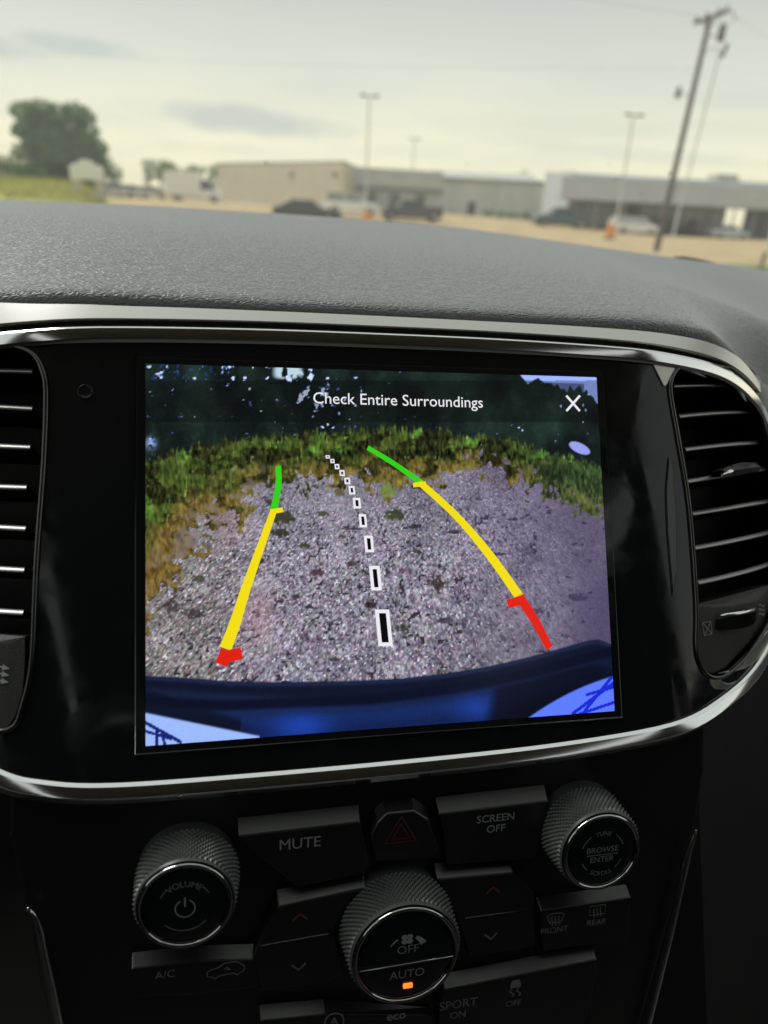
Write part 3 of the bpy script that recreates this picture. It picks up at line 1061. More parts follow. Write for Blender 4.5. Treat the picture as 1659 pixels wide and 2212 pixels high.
wl_ = 1540 + .205 * (X - 316)
lw = sst(wl_ - 3, wl_ + 3, Y) * (X < 560)
Bm = mixa(Bm, (8, 12, 30), sst(wl_ - 60, wl_ - 40, Y + .12 * (316 - X)) * (X < 520) * .8)
Bm = mixa(Bm, (146, 174, 236), lw)
wr_ = 1560 - .52 * (X - 1120) + 12 * ((X - 1220) / 100) ** 2 - 6
rw = sst(wr_ - 3, wr_ + 3, Y) * (X > 1112)
Bm = mixa(Bm, (88, 116, 240), rw)
scr = np.abs(((X - 316) * .55 - (Y - 1558)) - 0)
Bm = mixa(Bm, (16, 34, 110), lw * (X < 392) * (np.abs(Y - (1562 + .55 * (X - 316))) < 4.5) * 1.0)
Bm = mixa(Bm, (16, 34, 110), lw * (X < 372) * (np.abs(Y - (1580 + .3 * (X - 316))) < 3.5))
Bm = mixa(Bm, (16, 34, 110), lw * (np.abs(X - 338) < 4) * (Y > 1578) + lw * (np.abs(X - 352 - .2 * (Y - 1590)) < 3.5) * (Y > 1576))
Bm = mixa(Bm, (24, 40, 200), rw * (np.abs(Y - (1532 - .75 * (X - 1250))) < 4.5) * (X > 1236))
Bm = mixa(Bm, (24, 40, 200), rw * (np.abs(Y - (1548 - .34 * (X - 1236))) < 3.6) * (X > 1236) + rw * (X > 1266) * (np.abs(Y - (1500 - .28 * (X - 1270))) < 3.5) + rw * (np.abs((X - 1282) + .8 * (Y - 1512)) < 3.6) * (X > 1262))
C = mixa(C, Bm, sst(-2.5, 2.5, dd))
# dark header strip of the interface
C = mixa(C, C * .72, ((Y > 822) & (Y < 912)) * 1.0)
# fine screen grain and the softer contrast of the panel
C += (RNG.random(X.shape) - .5)[..., None] * 7
C = np.clip(C, 0, 255) / 255
LIN = np.where(C <= .04045, C / 12.92, ((C + .055) / 1.055) ** 2.4)
vs = (pts3 - TO).reshape(-1, 3)
idx = np.arange(NXP * NYP).reshape(NXP, NYP)
fc = np.stack([idx[:-1, :-1], idx[1:, :-1], idx[1:, 1:], idx[:-1, 1:]], -1).reshape(-1, 4)
me = bpy.data.meshes.new('camera_picture')
me.vertices.add(len(vs))
me.vertices.foreach_set('co', vs.ravel())
me.loops.add(fc.size)
me.loops.foreach_set('vertex_index', fc.ravel())
me.polygons.add(len(fc))
me.polygons.foreach_set('loop_start', np.arange(0, fc.size, 4))
me.update(calc_edges=True)
at = me.color_attributes.new('picture', 'FLOAT_COLOR', 'POINT')
at.data.foreach_set('color', np.c_[LIN.reshape(-1, 3), np.ones(len(vs))].ravel())
SCREEN_GAIN = 0.80
me.materials.append(vcol_mat('lit_display', SCREEN_GAIN))
disp = bpy.data.objects.new('camera_picture', me)
COL.objects.link(disp)
disp.parent = ts
disp['label'] = 'reversing camera picture of gravel, grass, dark trees and the bumper'

# ---- guide lines drawn over the picture
E = dict(green=emit_mat('guide_green', srgb(52, 205, 30)), yellow=emit_mat('guide_yellow', srgb(240, 220, 20)),
         red=emit_mat('guide_red', srgb(222, 32, 18)), white=emit_mat('guide_white', srgb(235, 232, 240)), black=emit_mat('guide_black', (0.002, 0.002, 0.003)))
su = lambda px, py: np.array((lambda d, c: (lambda q: q[:2])(c + ((.0012 - c[2]) / d[2]) * d))(RS.T @ ray(px, py), RS.T @ (CAM - SO)))
PXM = .171 / 985
def guide(name, pts, w, m, label=None, off=.0013, n=5):
    q = smooth_path([su(*p) for p in pts], n) if len(pts) > 2 else [su(*p) for p in pts]
    ww = np.interp(np.linspace(0, 1, len(q)), np.linspace(0, 1, len(w)), w) * PXM
    mb = MB(TO)
    ribbon(mb, q, list(ww), fl, off)
    o = mb.build(name, m, ts)
    if label: o['label'] = label
    return o
guide('guide_line', [(601, 1007), (602, 1040), (597, 1075), (590, 1103)], [11, 13, 14], E['green'], 'green far end of the left guide line')
guide('guide_line', [(592, 1101), (560, 1190), (530, 1275), (508, 1345), (487, 1401)], [13, 16, 19, 22, 24], E['yellow'], 'yellow middle of the left guide line')
guide('guide_tick', [(584, 1106), (611, 1101)], [10, 10], E['yellow'], 'yellow tick of the left guide line', .0014)
guide('guide_tick', [(482, 1419), (522, 1411)], [23, 24], E['red'], 'red block at the foot of the left guide line', .0014)
guide('guide_line', [(491, 1405), (478, 1436)], [26, 24], E['red'], 'red near end of the left guide line')
guide('guide_line', [(794, 967), (850, 1001), (912, 1044)], [10, 11, 12], E['green'], 'green far end of the right guide line')
guide('guide_line', [(905, 1041), (955, 1085), (1000, 1130), (1060, 1202), (1122, 1289)], [14, 15, 16, 19, 21], E['yellow'], 'yellow middle of the right guide line')
guide('guide_tick', [(892, 1048), (920, 1045)], [10, 10], E['yellow'], 'yellow tick of the right guide line', .0014)
guide('guide_line', [(1119, 1285), (1155, 1340), (1187, 1400)], [21, 20, 16], E['red'], 'red near end of the right guide line')
guide('guide_tick', [(1096, 1305), (1132, 1294)], [19, 20], E['red'], 'red tick of the right guide line', .0014)
for (x, y, w, h) in ((708, 987, 9, 7), (718, 996, 9, 9), (728, 1008, 10, 11), (739, 1022, 11, 13), (750, 1039, 12, 14), (760, 1059, 13, 18), (771, 1087, 16, 23), (784, 1125, 16, 28), (797, 1175, 19, 36), (811, 1249, 23, 53), (829, 1356, 31, 79)):
    mb = MB(TO)
    lean = .10
    c = su(x, y)
    def quad(w_, h_, off, mi):
        vs_ = []
        for sx, sy in ((-1, 1), (1, 1), (1, -1), (-1, -1)):
            q = su(x + sx * w_ / 2 + sy * -1 * lean * h_ / 2, y - sy * h_ / 2)
            vs_.append(fl(q[0], q[1], off))
        mb.add(vs_, [(3, 2, 1, 0)], mi)
    quad(w, h, .0013, 0)
    k = min(w * .30, 8)
    if w > 8.5:
        quad(max(w - 2 * k, 2.5), max(h - 2.0 * k, 2.5), .0014, 1)
    mb.build('centre_dash', [E['white'], E['black']], ts)
mb = MB(TO)
tc_ = su(864, 866)
t0, t1 = su(682, 862), su(1047, 872)
ang = math.atan2(t1[1] - t0[1], t1[0] - t0[0])
fr = lambda a, b, o: fl(tc_[0] + a * cos(ang) - b * sin(ang), tc_[1] + a * sin(ang) + b * cos(ang), o)
text_mb(mb, 'Check Entire Surroundings', .0063, fr, .0014, spacing=1.0)
xs = [v[0] for v in mb.v]
wid = (max(xs) - min(xs)) / abs(t1[0] - t0[0])
mb = MB(TO)
text_mb(mb, 'Check Entire Surroundings', .0063 / wid, fr, .0014)
mb.build('header_lettering', E['white'], ts)
mb = MB(TO)
for p, q in (((1223, 855), (1252, 888)), ((1252, 855), (1223, 888))):
    ribbon(mb, [su(*p), su(*q)], 5.2 * PXM, fl, .0014 if p[0] == 1223 else .0015)
mb.build('close_icon', E['white'], ts)

# ================================================================== CONTROL PANEL
KO = PP(0, -.20, 0)
cp = tag(empty('control_panel', KO), 'black audio and climate control panel with three knurled knobs under the touchscreen', 'control panel')
body = [(-.128, .010), (.128, .010), (.130, -.012), (.1285, -.034), (.1265, -.05), (.112, -.127), (.098, -.20), (-.098, -.20), (-.1135, -.12), (-.1215, -.065), (-.1265, -.036), (-.130, -.012)]
mb = MB(KO)
mb.plate(body, PP, off=-.0035, depth=.03, step=.03)
mb.build('panel_face', M['button'], cp, bevel=.0015)
# bright side strips
def strip(px, r, nm, mtl):
    q = smooth_path([np.array(pp(*p)) for p in px], 6)
    mb = MB(KO)
    L = len(q)
    mb.tube([PP(p[0], p[1], .0) for p in q], [r * (.35 + .65 * min(1, 4 * t) * 1.0) for t in np.linspace(0, 1, L)], 10, up=PN, sy=.7)
    return mb.build(nm, mtl, cp, smooth=True)
strip([(60, 1962), (76, 1992), (96, 2080), (112, 2150), (127, 2222), (150, 2330)], .0021, 'side_trim_strip', M['chrome'])
strip([(1504, 1794), (1488, 1840), (1476, 1890), (1452, 2000), (1428, 2100), (1398, 2222), (1370, 2330)], .0016, 'side_trim_strip', M['chrome'])

def button(nm, poly_px, h=.0020, lip=.0026, mtl=None, label=None, top_edge=None):
    """raised key: outline given on the photo, the upper edge is a broad chamfer"""
    q = [np.array(pp(*p)) for p in poly_px]
    mb = MB(KO)
    n = len(q)
    c = sum(q) / n
    top = []
    bt_ = max(p[1] for p in q)
    for p in q:
        near = bt_ - p[1] < .006
        d = np.array([-.0003 * np.sign(p[0] - c[0]), -lip if near else .0008])
        top.append(p + d)
    vs = [PP(p[0], p[1], -.003) for p in q] + [PP(p[0], p[1], h) for p in top]
    fs_ = [tuple(range(n, 2 * n))] + [(i, (i + 1) % n, n + (i + 1) % n, n + i) for i in range(n)]
    # orientation
    ar = sum(q[i][0] * q[(i + 1) % n][1] - q[(i + 1) % n][0] * q[i][1] for i in range(n))
    if ar < 0:
        fs_ = [tuple(reversed(f)) for f in fs_]
    mb.add(vs, fs_)
    o = mb.build(nm, mtl or M['button'], cp, bevel=.0006, seg=2)
    if label: o['label'] = label
    return o
def pfr(px, py, h=.0020):
    c = pp(px, py, h)
    return lambda a, b, o: PP(c[0] + a, c[1] + b, h + o)
def lettering(parent, px, py, s, size, h=.0020, mtl='legend', nm='lettering', bold=0.0):
    mb = MB(KO)
    text_mb(mb, s, size, pfr(px, py, h), .00015, bold=bold)
    return mb.build(nm, M[mtl], parent)

LIP = .0040
b = button('mute_button', [(512, 1778), (600, 1768), (778, 1748), (800, 1860), (790, 1884), (640, 1912), (560, 1850)], lip=LIP)
lettering(b, 648, 1822, 'MUTE', .0058)
b = button('hazard_button', [(832, 1738), (893, 1732), (925, 1752), (946, 1830), (930, 1850), (806, 1858), (797, 1800), (812, 1758)], h=.0024, lip=.0022)
mb = MB(KO)
f = pfr(866, 1797, .0024)
for s_ in (.0068, .0038):
    tri = [(s_ * cos(radians(90 + 120 * k)), s_ * sin(radians(90 + 120 * k)) - .0006) for k in range(3)]
    ribbon(mb, tri + [], .0007, f, .00015, closed=True)
mb.build('warning_triangle_icon', M['red'], b)
b = button('screen_off_button', [(944, 1732), (1183, 1704), (1178, 1800), (1150, 1850), (962, 1866), (955, 1800)], lip=LIP)
lettering(b, 1071, 1767, 'SCREEN', .0043)
lettering(b, 1071, 1790, 'OFF', .0043)
def chevron(parent, px, py, up, h, mtl):
    mb = MB(KO)
    f = pfr(px, py, h)
    s_ = 1 if up else -1
    ribbon(mb, [(-.0026, -.0012 * s_), (0, .0012 * s_), (.0026, -.0012 * s_)], .0008, f, .00015)
    return mb.build('chevron_icon', M[mtl], parent)
b = button('temperature_rocker', [(598, 1934), (790, 1893), (742, 1962), (722, 2010), (742, 2096), (700, 2120), (560, 2135), (545, 2060)], h=.0020, lip=.0034, label='left temperature rocker')
chevron(b, 648, 1980, True, .0020, 'dimred')
chevron(b, 645, 2088, False, .0020, 'legenddim')
mb = MB(KO)
q0, q1 = pp(562, 2044, .0020), pp(710, 2018, .0020)
mb.tube([PP(*q0, .0021), PP(*q1, .0021)], .0005, 6)
mb.build('rocker_ridge', M['darkchrome'], b)
b = button('temperature_rocker', [(940, 1876), (1108, 1862), (1150, 1925), (1150, 2040), (1010, 2064), (990, 1990)], h=.0020, lip=.0034, label='right temperature rocker')
chevron(b, 1065, 1922, True, .0020, 'dimred')
chevron(b, 1060, 2022, False, .0020, 'legenddim')
mb = MB(KO)
q0, q1 = pp(1005, 1984, .0020), pp(1140, 1966, .0020)
mb.tube([PP(*q0, .0021), PP(*q1, .0021)], .0004, 6)
mb.build('rocker_ridge', M['darkchrome'], b)
b = button('defrost_button', [(1164, 1950), (1362, 1921), (1352, 2028), (1170, 2052)], h=.0016, lip=.0026)
lettering(b, 1197, 2009, 'FRONT', .0036, .0016, mtl='legenddim')
lettering(b, 1288, 1992, 'REAR', .0036, .0016, mtl='legenddim')
def defrost_icon(parent, px, py, front):
    mb = MB(KO)
    f = pfr(px, py, .0016)
    if front:
        ribbon(mb, [(-.0036, .0016), (-.0016, .0024), (.0016, .0024), (.0036, .0016), (.0022, -.0020), (.0010, -.0016), (-.0010, -.0016), (-.0022, -.0020)], .0004, f, .00015, closed=True)
    else:
        ribbon(mb, [(-.0034, .0022), (.0034, .0022), (.0034, -.0018), (-.0034, -.0018)], .0004, f, .00015, closed=True)
    for k in (-1, 0, 1):
        ribbon(mb, [(k * .0014 + .0003 * sin(t * 6.3), -.0030 + .0042 * t) for t in np.linspace(0, 1, 9)], .0004, f, .0002)
    return mb.build('defrost_icon', M['legenddim'], parent)
defrost_icon(b, 1200, 1984, True)
defrost_icon(b, 1290, 1966, False)
b = button('ac_button', [(282, 2072), (430, 2056), (560, 2052), (558, 2128), (420, 2146), (290, 2150)], h=.0016, lip=.0026, label='air conditioning and recirculation keys')
lettering(b, 357, 2105, 'A/C', .0042, .0016, mtl='legenddim')
mb = MB(KO)
f = pfr(488, 2096, .0016)
ribbon(mb, [(-.0064, -.0016), (-.0066, .0002), (-.0050, .0012), (-.0024, .0016), (-.0008, .0030), (.0036, .0032), (.0058, .0016), (.0066, .0006), (.0062, -.0012), (.0050, -.0014), (.0040, -.0024), (.0028, -.0014), (-.0026, -.0018), (-.0038, -.0028), (-.0050, -.0018)], .0004, f, .00015, closed=True)
ribbon(mb, [(.0014, .0004), (.0004, .0014), (-.0006, .0010), (.0006, .0004), (.0016, .0002)], .0004, f, .0002)
mb.build('recirculation_icon', M['legenddim'], b)
b = button('drive_mode_button', [(955, 2118), (1288, 2052), (1275, 2160), (1240, 2260), (960, 2290), (942, 2200)], h=.0018, lip=.0030, label='sport and traction keys')
lettering(b, 990, 2169, 'SPORT', .0052, .0018, mtl='legenddim')
lettering(b, 989, 2192, 'ON', .0042, .0018, mtl='legenddim')
lettering(b, 1109, 2167, 'OFF', .0038, .0018, mtl='legenddim')
mb = MB(KO)
f = pfr(1113, 2137, .0018)
mb.add([f(*p, .00015) for p in ((-.0022, .0008), (.0022, .0008), (.0022, .0026), (.0014, .0044), (-.0014, .0044), (-.0022, .0026))], [tuple(range(6))])
for s_ in (-1, 1):
    ribbon(mb, [(s_ * .0014 + .0009 * sin(t * 6.3), -.0030 + .0034 * t) for t in np.linspace(0, 1, 9)], .0005, f, .00018)
mb.build('skidding_car_icon', M['legenddim'], b)
b = button('eco_button', [(560, 2185), (700, 2172), (932, 2190), (940, 2300), (560, 2300)], h=.0016, lip=.0028, label='start stop and eco keys')
lettering(b, 856, 2194, 'eco', .0052, .0016, bold=.00006)
mb = MB(KO)
f = pfr(722, 2206, .0016)
ribbon(mb, [(.0036 * cos(t), .0036 * sin(t)) for t in np.linspace(0, 2 * pi, 25)[:-1]], .0006, f, .00015, closed=True)
text_mb(mb, 'A', .0048, f, .00018, bold=.00005)
mb.build('auto_stop_icon', M['legenddim'], b)

def knob(px, py, rc, h, nth, rows, label, halves=False):
    c = pp(px, py, h)
    fr = lambda a, b, o: PP(c[0] + a, c[1] + b, o)
    # grip: diamond knurl cut all round a slightly tapered drum
    mb = MB(KO)
    P = []
    r0, r1 = rc * 1.13, rc * 1.055
    for i in range(nth):
        t = 2 * pi * i / nth
        col_ = [fr(r0 * 1.0 * cos(t), r0 * sin(t), -.004)]
        for j in range(rows):
            s_ = j / (rows - 1)
            r = r0 + (r1 - r0) * s_
            if 0 < j < rows - 1:
                r += .00075 * (1 if (i + j) % 2 == 0 else -.3)
            col_.append(fr(r * cos(t), r * sin(t), .0006 + (h - .0022) * s_))
        col_.append(fr((rc + .0004) * cos(t), (rc + .0004) * sin(t), h - .0008))
        P.append(col_)
    nj = len(P[0])
    fs_ = []
    for i in range(nth):
        for j in range(nj - 1):
            a_, b_ = i * nj + j, ((i + 1) % nth) * nj + j
            if (i + j - 1) % 2 == 0:                          # cut along the valley so every tooth is a pyramid
                fs_ += [(a_, b_, a_ + 1), (b_, b_ + 1, a_ + 1)]
            else:
                fs_ += [(a_, b_, b_ + 1), (a_, b_ + 1, a_ + 1)]
    mb.add([p_ for r_ in P for p_ in r_], fs_)
    k = mb.build('rotary_knob', M['knurl'], cp)
    k['label'] = label
    mb = MB(KO)
    mb.tube([fr((rc - .0006) * cos(t), (rc - .0006) * sin(t), h - .0001) for t in np.linspace(0, 2 * pi, 73)[:-1]], .0008, 8, closed=True, up=PN)
    mb.build('chrome_ring', M['ringchrome'], k, smooth=True)
    mb = MB(KO)
    mb.lathe([(rc - .0008, h - .0006), (rc - .0016, h - .0002), (rc * .6, h + .0001), (0.0001, h + .0002)], fr, 64)
    mb.build('knob_cap', M['gloss'], k, smooth=True)
    return k, fr
k1, f1 = knob(400, 1957, .0151, .0165, 116, 15, 'volume knob with a power symbol')
H1 = .0165 + .0004
mb = MB(KO)
text_mb(mb, 'VOLUME', .0030, f1, H1, arc=(.0080, pi / 2, 1))
for a0, a1 in ((28, 48), (132, 152), (222, 318)):
    ribbon(mb, [(.0086 * cos(radians(t)), .0086 * sin(radians(t))) for t in np.linspace(a0, a1, 12)], .0003, f1, H1)
mb.build('volume_lettering', M['legenddim'], k1)
mb = MB(KO)
ribbon(mb, [(.0031 * cos(radians(t)), .0031 * sin(radians(t)) - .0006) for t in np.linspace(118, 422, 30)], .0004, f1, H1)
ribbon(mb, [(0, 0), (0, .0034)], .0005, f1, H1)
mb.build('power_icon', M['legend'], k1)
k2, f2 = knob(1300, 1841, .0150, .0165, 116, 15, 'tuning knob lettered browse enter')
mb = MB(KO)
text_mb(mb, 'BROWSE', .0032, lambda a, b, o: f2(a, b + .0012, o), H1)
text_mb(mb, 'ENTER', .0032, lambda a, b, o: f2(a, b - .0026, o), H1)
ribbon(mb, [(-.0062, -.0007), (.0062, -.0007)], .0003, f2, H1)
mb.build('browse_lettering', M['legenddim'], k2)
mb = MB(KO)
text_mb(mb, 'TUNE', .0025, f2, H1, arc=(.0078, pi / 2, 1))
text_mb(mb, 'SCROLL', .0025, f2, H1, arc=(.0084, -pi / 2, -1))
for a0, a1 in ((18, 55), (125, 162), (205, 228), (312, 335)):
    ribbon(mb, [(.0084 * cos(radians(t)), .0084 * sin(radians(t))) for t in np.linspace(a0, a1, 10)], .0003, f2, H1)
mb.build('tune_lettering', M['legenddim'], k2)
k3, f3 = knob(878, 2064, .0189, .0165, 144, 15, 'fan speed knob with a lit orange lamp')
mb = MB(KO)
text_mb(mb, 'OFF', .0046, lambda a, b, o: f3(a + .0004, b + .0026, o), H1)
text_mb(mb, 'AUTO', .0046, lambda a, b, o: f3(a + .0004, b - .0072, o), H1)
mb.build('knob_lettering', M['legenddim'], k3)
mb = MB(KO)
for k in range(4):
    t = radians(45 + 90 * k)
    c = np.array([.0013 * cos(t), .0013 * sin(t) + .0068])
    mb.add([f3(c[0] + .0012 * cos(x) * 1.0, c[1] + .0010 * sin(x), H1) for x in np.linspace(0, 2 * pi, 13)[:-1]], [tuple(range(12))])
a1 = [(.0068 * cos(radians(t)) + 0, .0068 * sin(radians(t)) + .0012) for t in np.linspace(62, 28, 9)]
ribbon(mb, a1, list(np.linspace(.0012, .0024, 9)), f3, H1)
a2 = [(.0068 * cos(radians(t)) + 0, .0068 * sin(radians(t)) + .0012) for t in np.linspace(150, 120, 9)]
ribbon(mb, a2, list(np.linspace(.0003, .0008, 9)), f3, H1)
mb.build('fan_speed_icon', M['legend'], k3)
mb = MB(KO)
mb.tube([f3(-.0170, -.0034, H1), f3(0, -.0030, H1 + .0001), f3(.0170, -.0026, H1)], .0004, 6)
mb.build('cap_split_line', M['darkchrome'], k3, smooth=True)
mb = MB(KO)
c = pp(881, 2129, .0169)
mb.plate(rrect(.0017, .0009, .0003, 3, *c), PP, off=.0171, depth=.0004)
mb.build('indicator_lamp', emit_mat('lit_orange', srgb(255, 122, 40), 1.2), k3)

# ================================================================== THE CAR ROUND THE CAMERA
XC = SO[0]
car = tag(empty('car_cabin', (XC, -.3, .3)), 'dark car cabin with roof lining, pillars and doors around the dashboard', 'car cabin')
KC = np.array(car.location)
def cbox(nm, c, s, mtl, bev=.02):
    mb = MB(KC)
    mb.box(c, s)
    return mb.build(nm, mtl, car, bevel=bev, seg=2)
cbox('roof_lining', (XC, -.95, 1.89), (1.50, 1.76, .06), M['roofcloth'])
cbox('rear_wall', (XC, -1.85, 1.15), (1.80, .08, 1.40), M['trimcloth'])
cbox('cabin_floor', (XC, -.40, .42), (1.84, 3.0, .06), M['trimcloth'])
cbox('firewall', (XC, 1.03, .80), (1.84, .08, .96), M['trimcloth'])
for s_ in (-1, 1):
    cbox('door_panel', (XC + s_ * .91, -.40, .86), (.09, 2.9, .86), M['trimcloth'])
    mb = MB(KC)
    mb.tube([(XC + s_ * .90, 1.12, 1.24), (XC + s_ * .84, .72, 1.50), (XC + s_ * .72, -.06, 1.88)], [.05, .045, .05], 10, sy=.8)
    mb.build('windshield_pillar', M['trimcloth'], car, smooth=True)
    mb = MB(KC)
    mb.tube([(XC + s_ * .88, -.45, 1.25), (XC + s_ * .72, -.50, 1.84)], .05, 10)
    mb.build('door_pillar', M['trimcloth'], car, smooth=True)
    mb = MB(KC)
    mb.box((XC + s_ * .82, -1.2, 1.54), (.04, 1.35, .56), [(1, 0, 0), (0, 1, 0), (0, 0, 1)])
    mb.build('rear_quarter', M['trimcloth'], car, bevel=.01)
mb = MB(KC)
hood = []
for x in np.linspace(-.86, .86, 13):
    hood.append([(XC + x, y, z - .07 * (abs(x) / .86) ** 3) for y, z in ((1.10, 1.20), (1.4, 1.16), (1.8, 1.10), (2.15, 1.0), (2.25, .85), (2.28, .5))])
mb.grid(hood[::-1])
mb.build('hood', mat('car_paint', (.02, .022, .025), .25, coat=.8), car, smooth=True)

WO = np.array([XC, 1.06, 1.27])
ws = tag(empty('windshield', WO), 'clear raked windshield between the leather dash and the lot outside', 'windshield')
def WS(s, t, off=0.0):
    """s across -1..1, t up the pane 0..1; gently bowed"""
    y = 1.13 - .16 * s * s - 1.2 * t + .04 * s * s * t
    z = 1.235 + .63 * t + .035 * sin(pi * t)
    return np.array([XC + s * (.86 - .17 * t), y - off * .54, z - off * .84])
mb = MB(WO)
mb.grid([[WS(s, t, 0) for t in np.linspace(0, 1, 12)] for s in np.linspace(-1, 1, 17)])
mb.build('glass_pane', M['glass'], ws, smooth=True)
for t_ in (0.0, 1.0):
    mb = MB(WO)
    mb.tube([WS(s, t_, .004) for s in np.linspace(-1, 1, 17)], .009, 6)
    mb.build('pane_seal', M['plastic'], ws, smooth=True)

# rain beads on the outside of the glass
WSP = [(px, py) for px, py in ((1348, 418), (1417, 403), (1304, 385), (1355, 428), (1241, 419), (1206, 424), (1620, 413), (1648, 460), (1404, 375), (1385, 430), (1532, 405), (1004, 356), (1100, 446), (1000, 470), (575, 353), (1262, 455), (1290, 356))]
dropm = mat('rain_water', (.85, .88, .9), .05, spec=1.0)
droplet_me = None
for k, (px, py) in enumerate(WSP):
    d = ray(px, py)
    best = None
    for t in np.linspace(.0, 1, 400):
        # find t where the pane meets this line of sight
        q = None
        y = 1.13 - 1.2 * t
        lam = y / d[1]
        P_ = CAM + lam * d
        s = (P_[0] - XC) / (.86 - .17 * t)
        W_ = WS(s, t)
        lam2 = W_[1] / d[1]
        e = abs((CAM + lam2 * d)[2] - W_[2])
        if best is None or e < best[0]:
            best = (e, s, t)
    W_ = WS(best[1], best[2], -.0008)
    if droplet_me is None:
        mb = MB()
        nrm = np.array([0, .54, .84])
        e1, e2 = np.array([1., 0, 0]), np.array([0, .84, -.54])
        mb.lathe([(.0001, .0009), (.0008, .0007), (.0013, .0002), (.0014, 0)][::-1], lambda a, b, h: a * e1 + b * e2 * 1.2 + h * nrm, 14)
        ob = mb.build('rain_drop', dropm, None, smooth=True)
        droplet_me = ob
    else:
        ob = droplet_me.copy()
        COL.objects.link(ob)
    ob.location = W_
    sc_k = (1.0, .8, 1.2, .9, .7, .75)[k % 6]
    ob.scale = (sc_k,) * 3
    tag(ob, 'tiny bead of rain on the windshield glass', 'raindrop', 'rain drops on the windshield')

# ================================================================== OUTSIDE
HZ = lambda px: 448 + .0498 * (px - 829.5)
def tanaz(px):
    d = ray(px, HZ(px))
    return d[0] / d[1]
def gz(x, y):
    """height of the lot: it rises gently to the left and away"""
    ta = x / max(y, 1.0)
    D = hypot(x, y)
    c = min(max((ta + .06) / .2, 0), 1)
    s = min(max((D - 26 - 24 * c) / (62 - 30 * c), 0), 1)
    s = s * s * (3 - 2 * s)
    r = min(max((ta - .22) / .40, 0), 1)
    r = r * r * (3 - 2 * r)
    return 1.02 * s * (1 - r) - .12 * s * r
def at(px, D, z=None):
    """spot on the ground under photo column px, D metres ahead"""
    x = tanaz(px) * D
    return np.array([x, D, gz(x, D) if z is None else z])
def zpix(px, py, D):
    """height of the sight line through (px, py) at D metres ahead"""
    d = ray(px, py)
    return CAM[2] + d[2] / d[1] * D
def xpix(px, py, D):
    d = ray(px, py)
    return d[0] / d[1] * D

# ---- ground
OM = dict(
    lot=mat('gravel_lot', (.57, .425, .235), .95, noise=.22, nscale=.55),
    grass=mat('grass_ground', (.46, .45, .10), .95, noise=.45, nscale=.5),
    lawn=mat('lawn_green', (.12, .22, .045), .95, noise=.35, nscale=1.2),
    tan=mat('tan_wall_panel', (.58, .545, .45), .8, noise=.06, nscale=.4),
    tan2=mat('tan_wall_light', (.60, .56, .47), .8, noise=.06, nscale=.4),
    grey=mat('grey_wall', (.52, .57, .60), .8, noise=.10, nscale=.3),
    grey2=mat('pale_grey_wall', (.58, .62, .63), .8, noise=.08, nscale=.3),
    band=mat('pale_band', (.60, .60, .55), .7, noise=.05, nscale=.4),
    darkband=mat('dark_eave', (.22, .24, .24), .7),
    canopy=mat('canopy_panel', (.50, .51, .55), .75, noise=.06, nscale=.4),
    canopytop=mat('canopy_edge', (.45, .45, .42), .7),
    dark=mat('dark_wall', (.10, .115, .125), .8),  # one even dark grey for sill, end and return walls
    door=mat('door_dark', (.03, .045, .055), .5),
    pane=mat('shop_glass', (.10, .145, .14), .12, spec=.8),
    mull=mat('mullion', (.25, .27, .26), .5),
    steel=mat('galvanised_steel', (.50, .51, .46), .5, metal=.3),
    wood=mat('weathered_pole_wood', (.085, .07, .058), .9, noise=.3, nscale=6, stretch=(1, 1, .1)),
    fixture=mat('lamp_housing', (.08, .085, .08), .6),
    wire=mat('cable_black', (.03, .03, .03), .7),
    tyre=mat('tyre_rubber', (.02, .02, .02), .85),
    rim=mat('wheel_rim', (.35, .35, .36), .35, metal=.7),
    cglass=mat('car_glass', (.03, .04, .045), .08, spec=.8),
    headl=mat('headlight_lens', (.6, .6, .58), .1),
    taill=mat('taillight_lens', (.22, .015, .015), .2),
    orange=mat('orange_plastic', (.75, .30, .03), .55),
    white=mat('white_paint', (.84, .84, .84), .5),
    signw=mat('sign_white', (.88, .88, .87), .6, noise=.08, nscale=2),
    brick=mat('sign_post_brick', (.52, .48, .40), .85, noise=.2, nscale=8),
    trunk=mat('tree_bark', (.07, .055, .04), .95, noise=.3, nscale=4),
)
def leafmat(nm, c1, c2):
    m = mat(nm, c1, .75)
    nt = m.node_tree
    b = nt.nodes['Principled BSDF']
    oi = nt.nodes.new('ShaderNodeNewGeometry')
    rp = nt.nodes.new('ShaderNodeMixRGB')
    rp.inputs[1].default_value = (*c1, 1)
    rp.inputs[2].default_value = (*c2, 1)
    nt.links.new(oi.outputs['Random Per Island'], rp.inputs[0])
    nt.links.new(rp.outputs[0], b.inputs['Base Color'])
    tl = nt.nodes.new('ShaderNodeBsdfTranslucent')
    nt.links.new(rp.outputs[0], tl.inputs[0])
    ms = nt.nodes.new('ShaderNodeMixShader')
    ms.inputs[0].default_value = 0.4
    nt.links.new(b.outputs[0], ms.inputs[1])
    nt.links.new(tl.outputs[0], ms.inputs[2])
    nt.links.new(ms.outputs[0], nt.nodes['Material Output'].inputs[0])
    return m
OM['leaf'] = leafmat('broad_leaves', (.06, .17, .045), (.14, .28, .075))
OM['leaf2'] = leafmat('fresh_leaves', (.09, .20, .04), (.20, .32, .08))

mb = MB()
xs = np.concatenate([np.linspace(-900, -90, 10), np.linspace(-80, 130, 90), np.linspace(140, 900, 10)])
ys = np.concatenate([[-300, -60, -8, 0, 2.5, 5, 10, 15, 20], np.linspace(25, 140, 70), [160, 200, 300, 500, 900, 1400]])
mb.grid([[(x, y, gz(x, y) if y > 0 else 0.0) for y in ys] for x in xs])
g_ = mb.build('ground', OM['lot'], None, smooth=True)
tag(g_, 'tan gravel lot in front of the buildings', kind='structure')

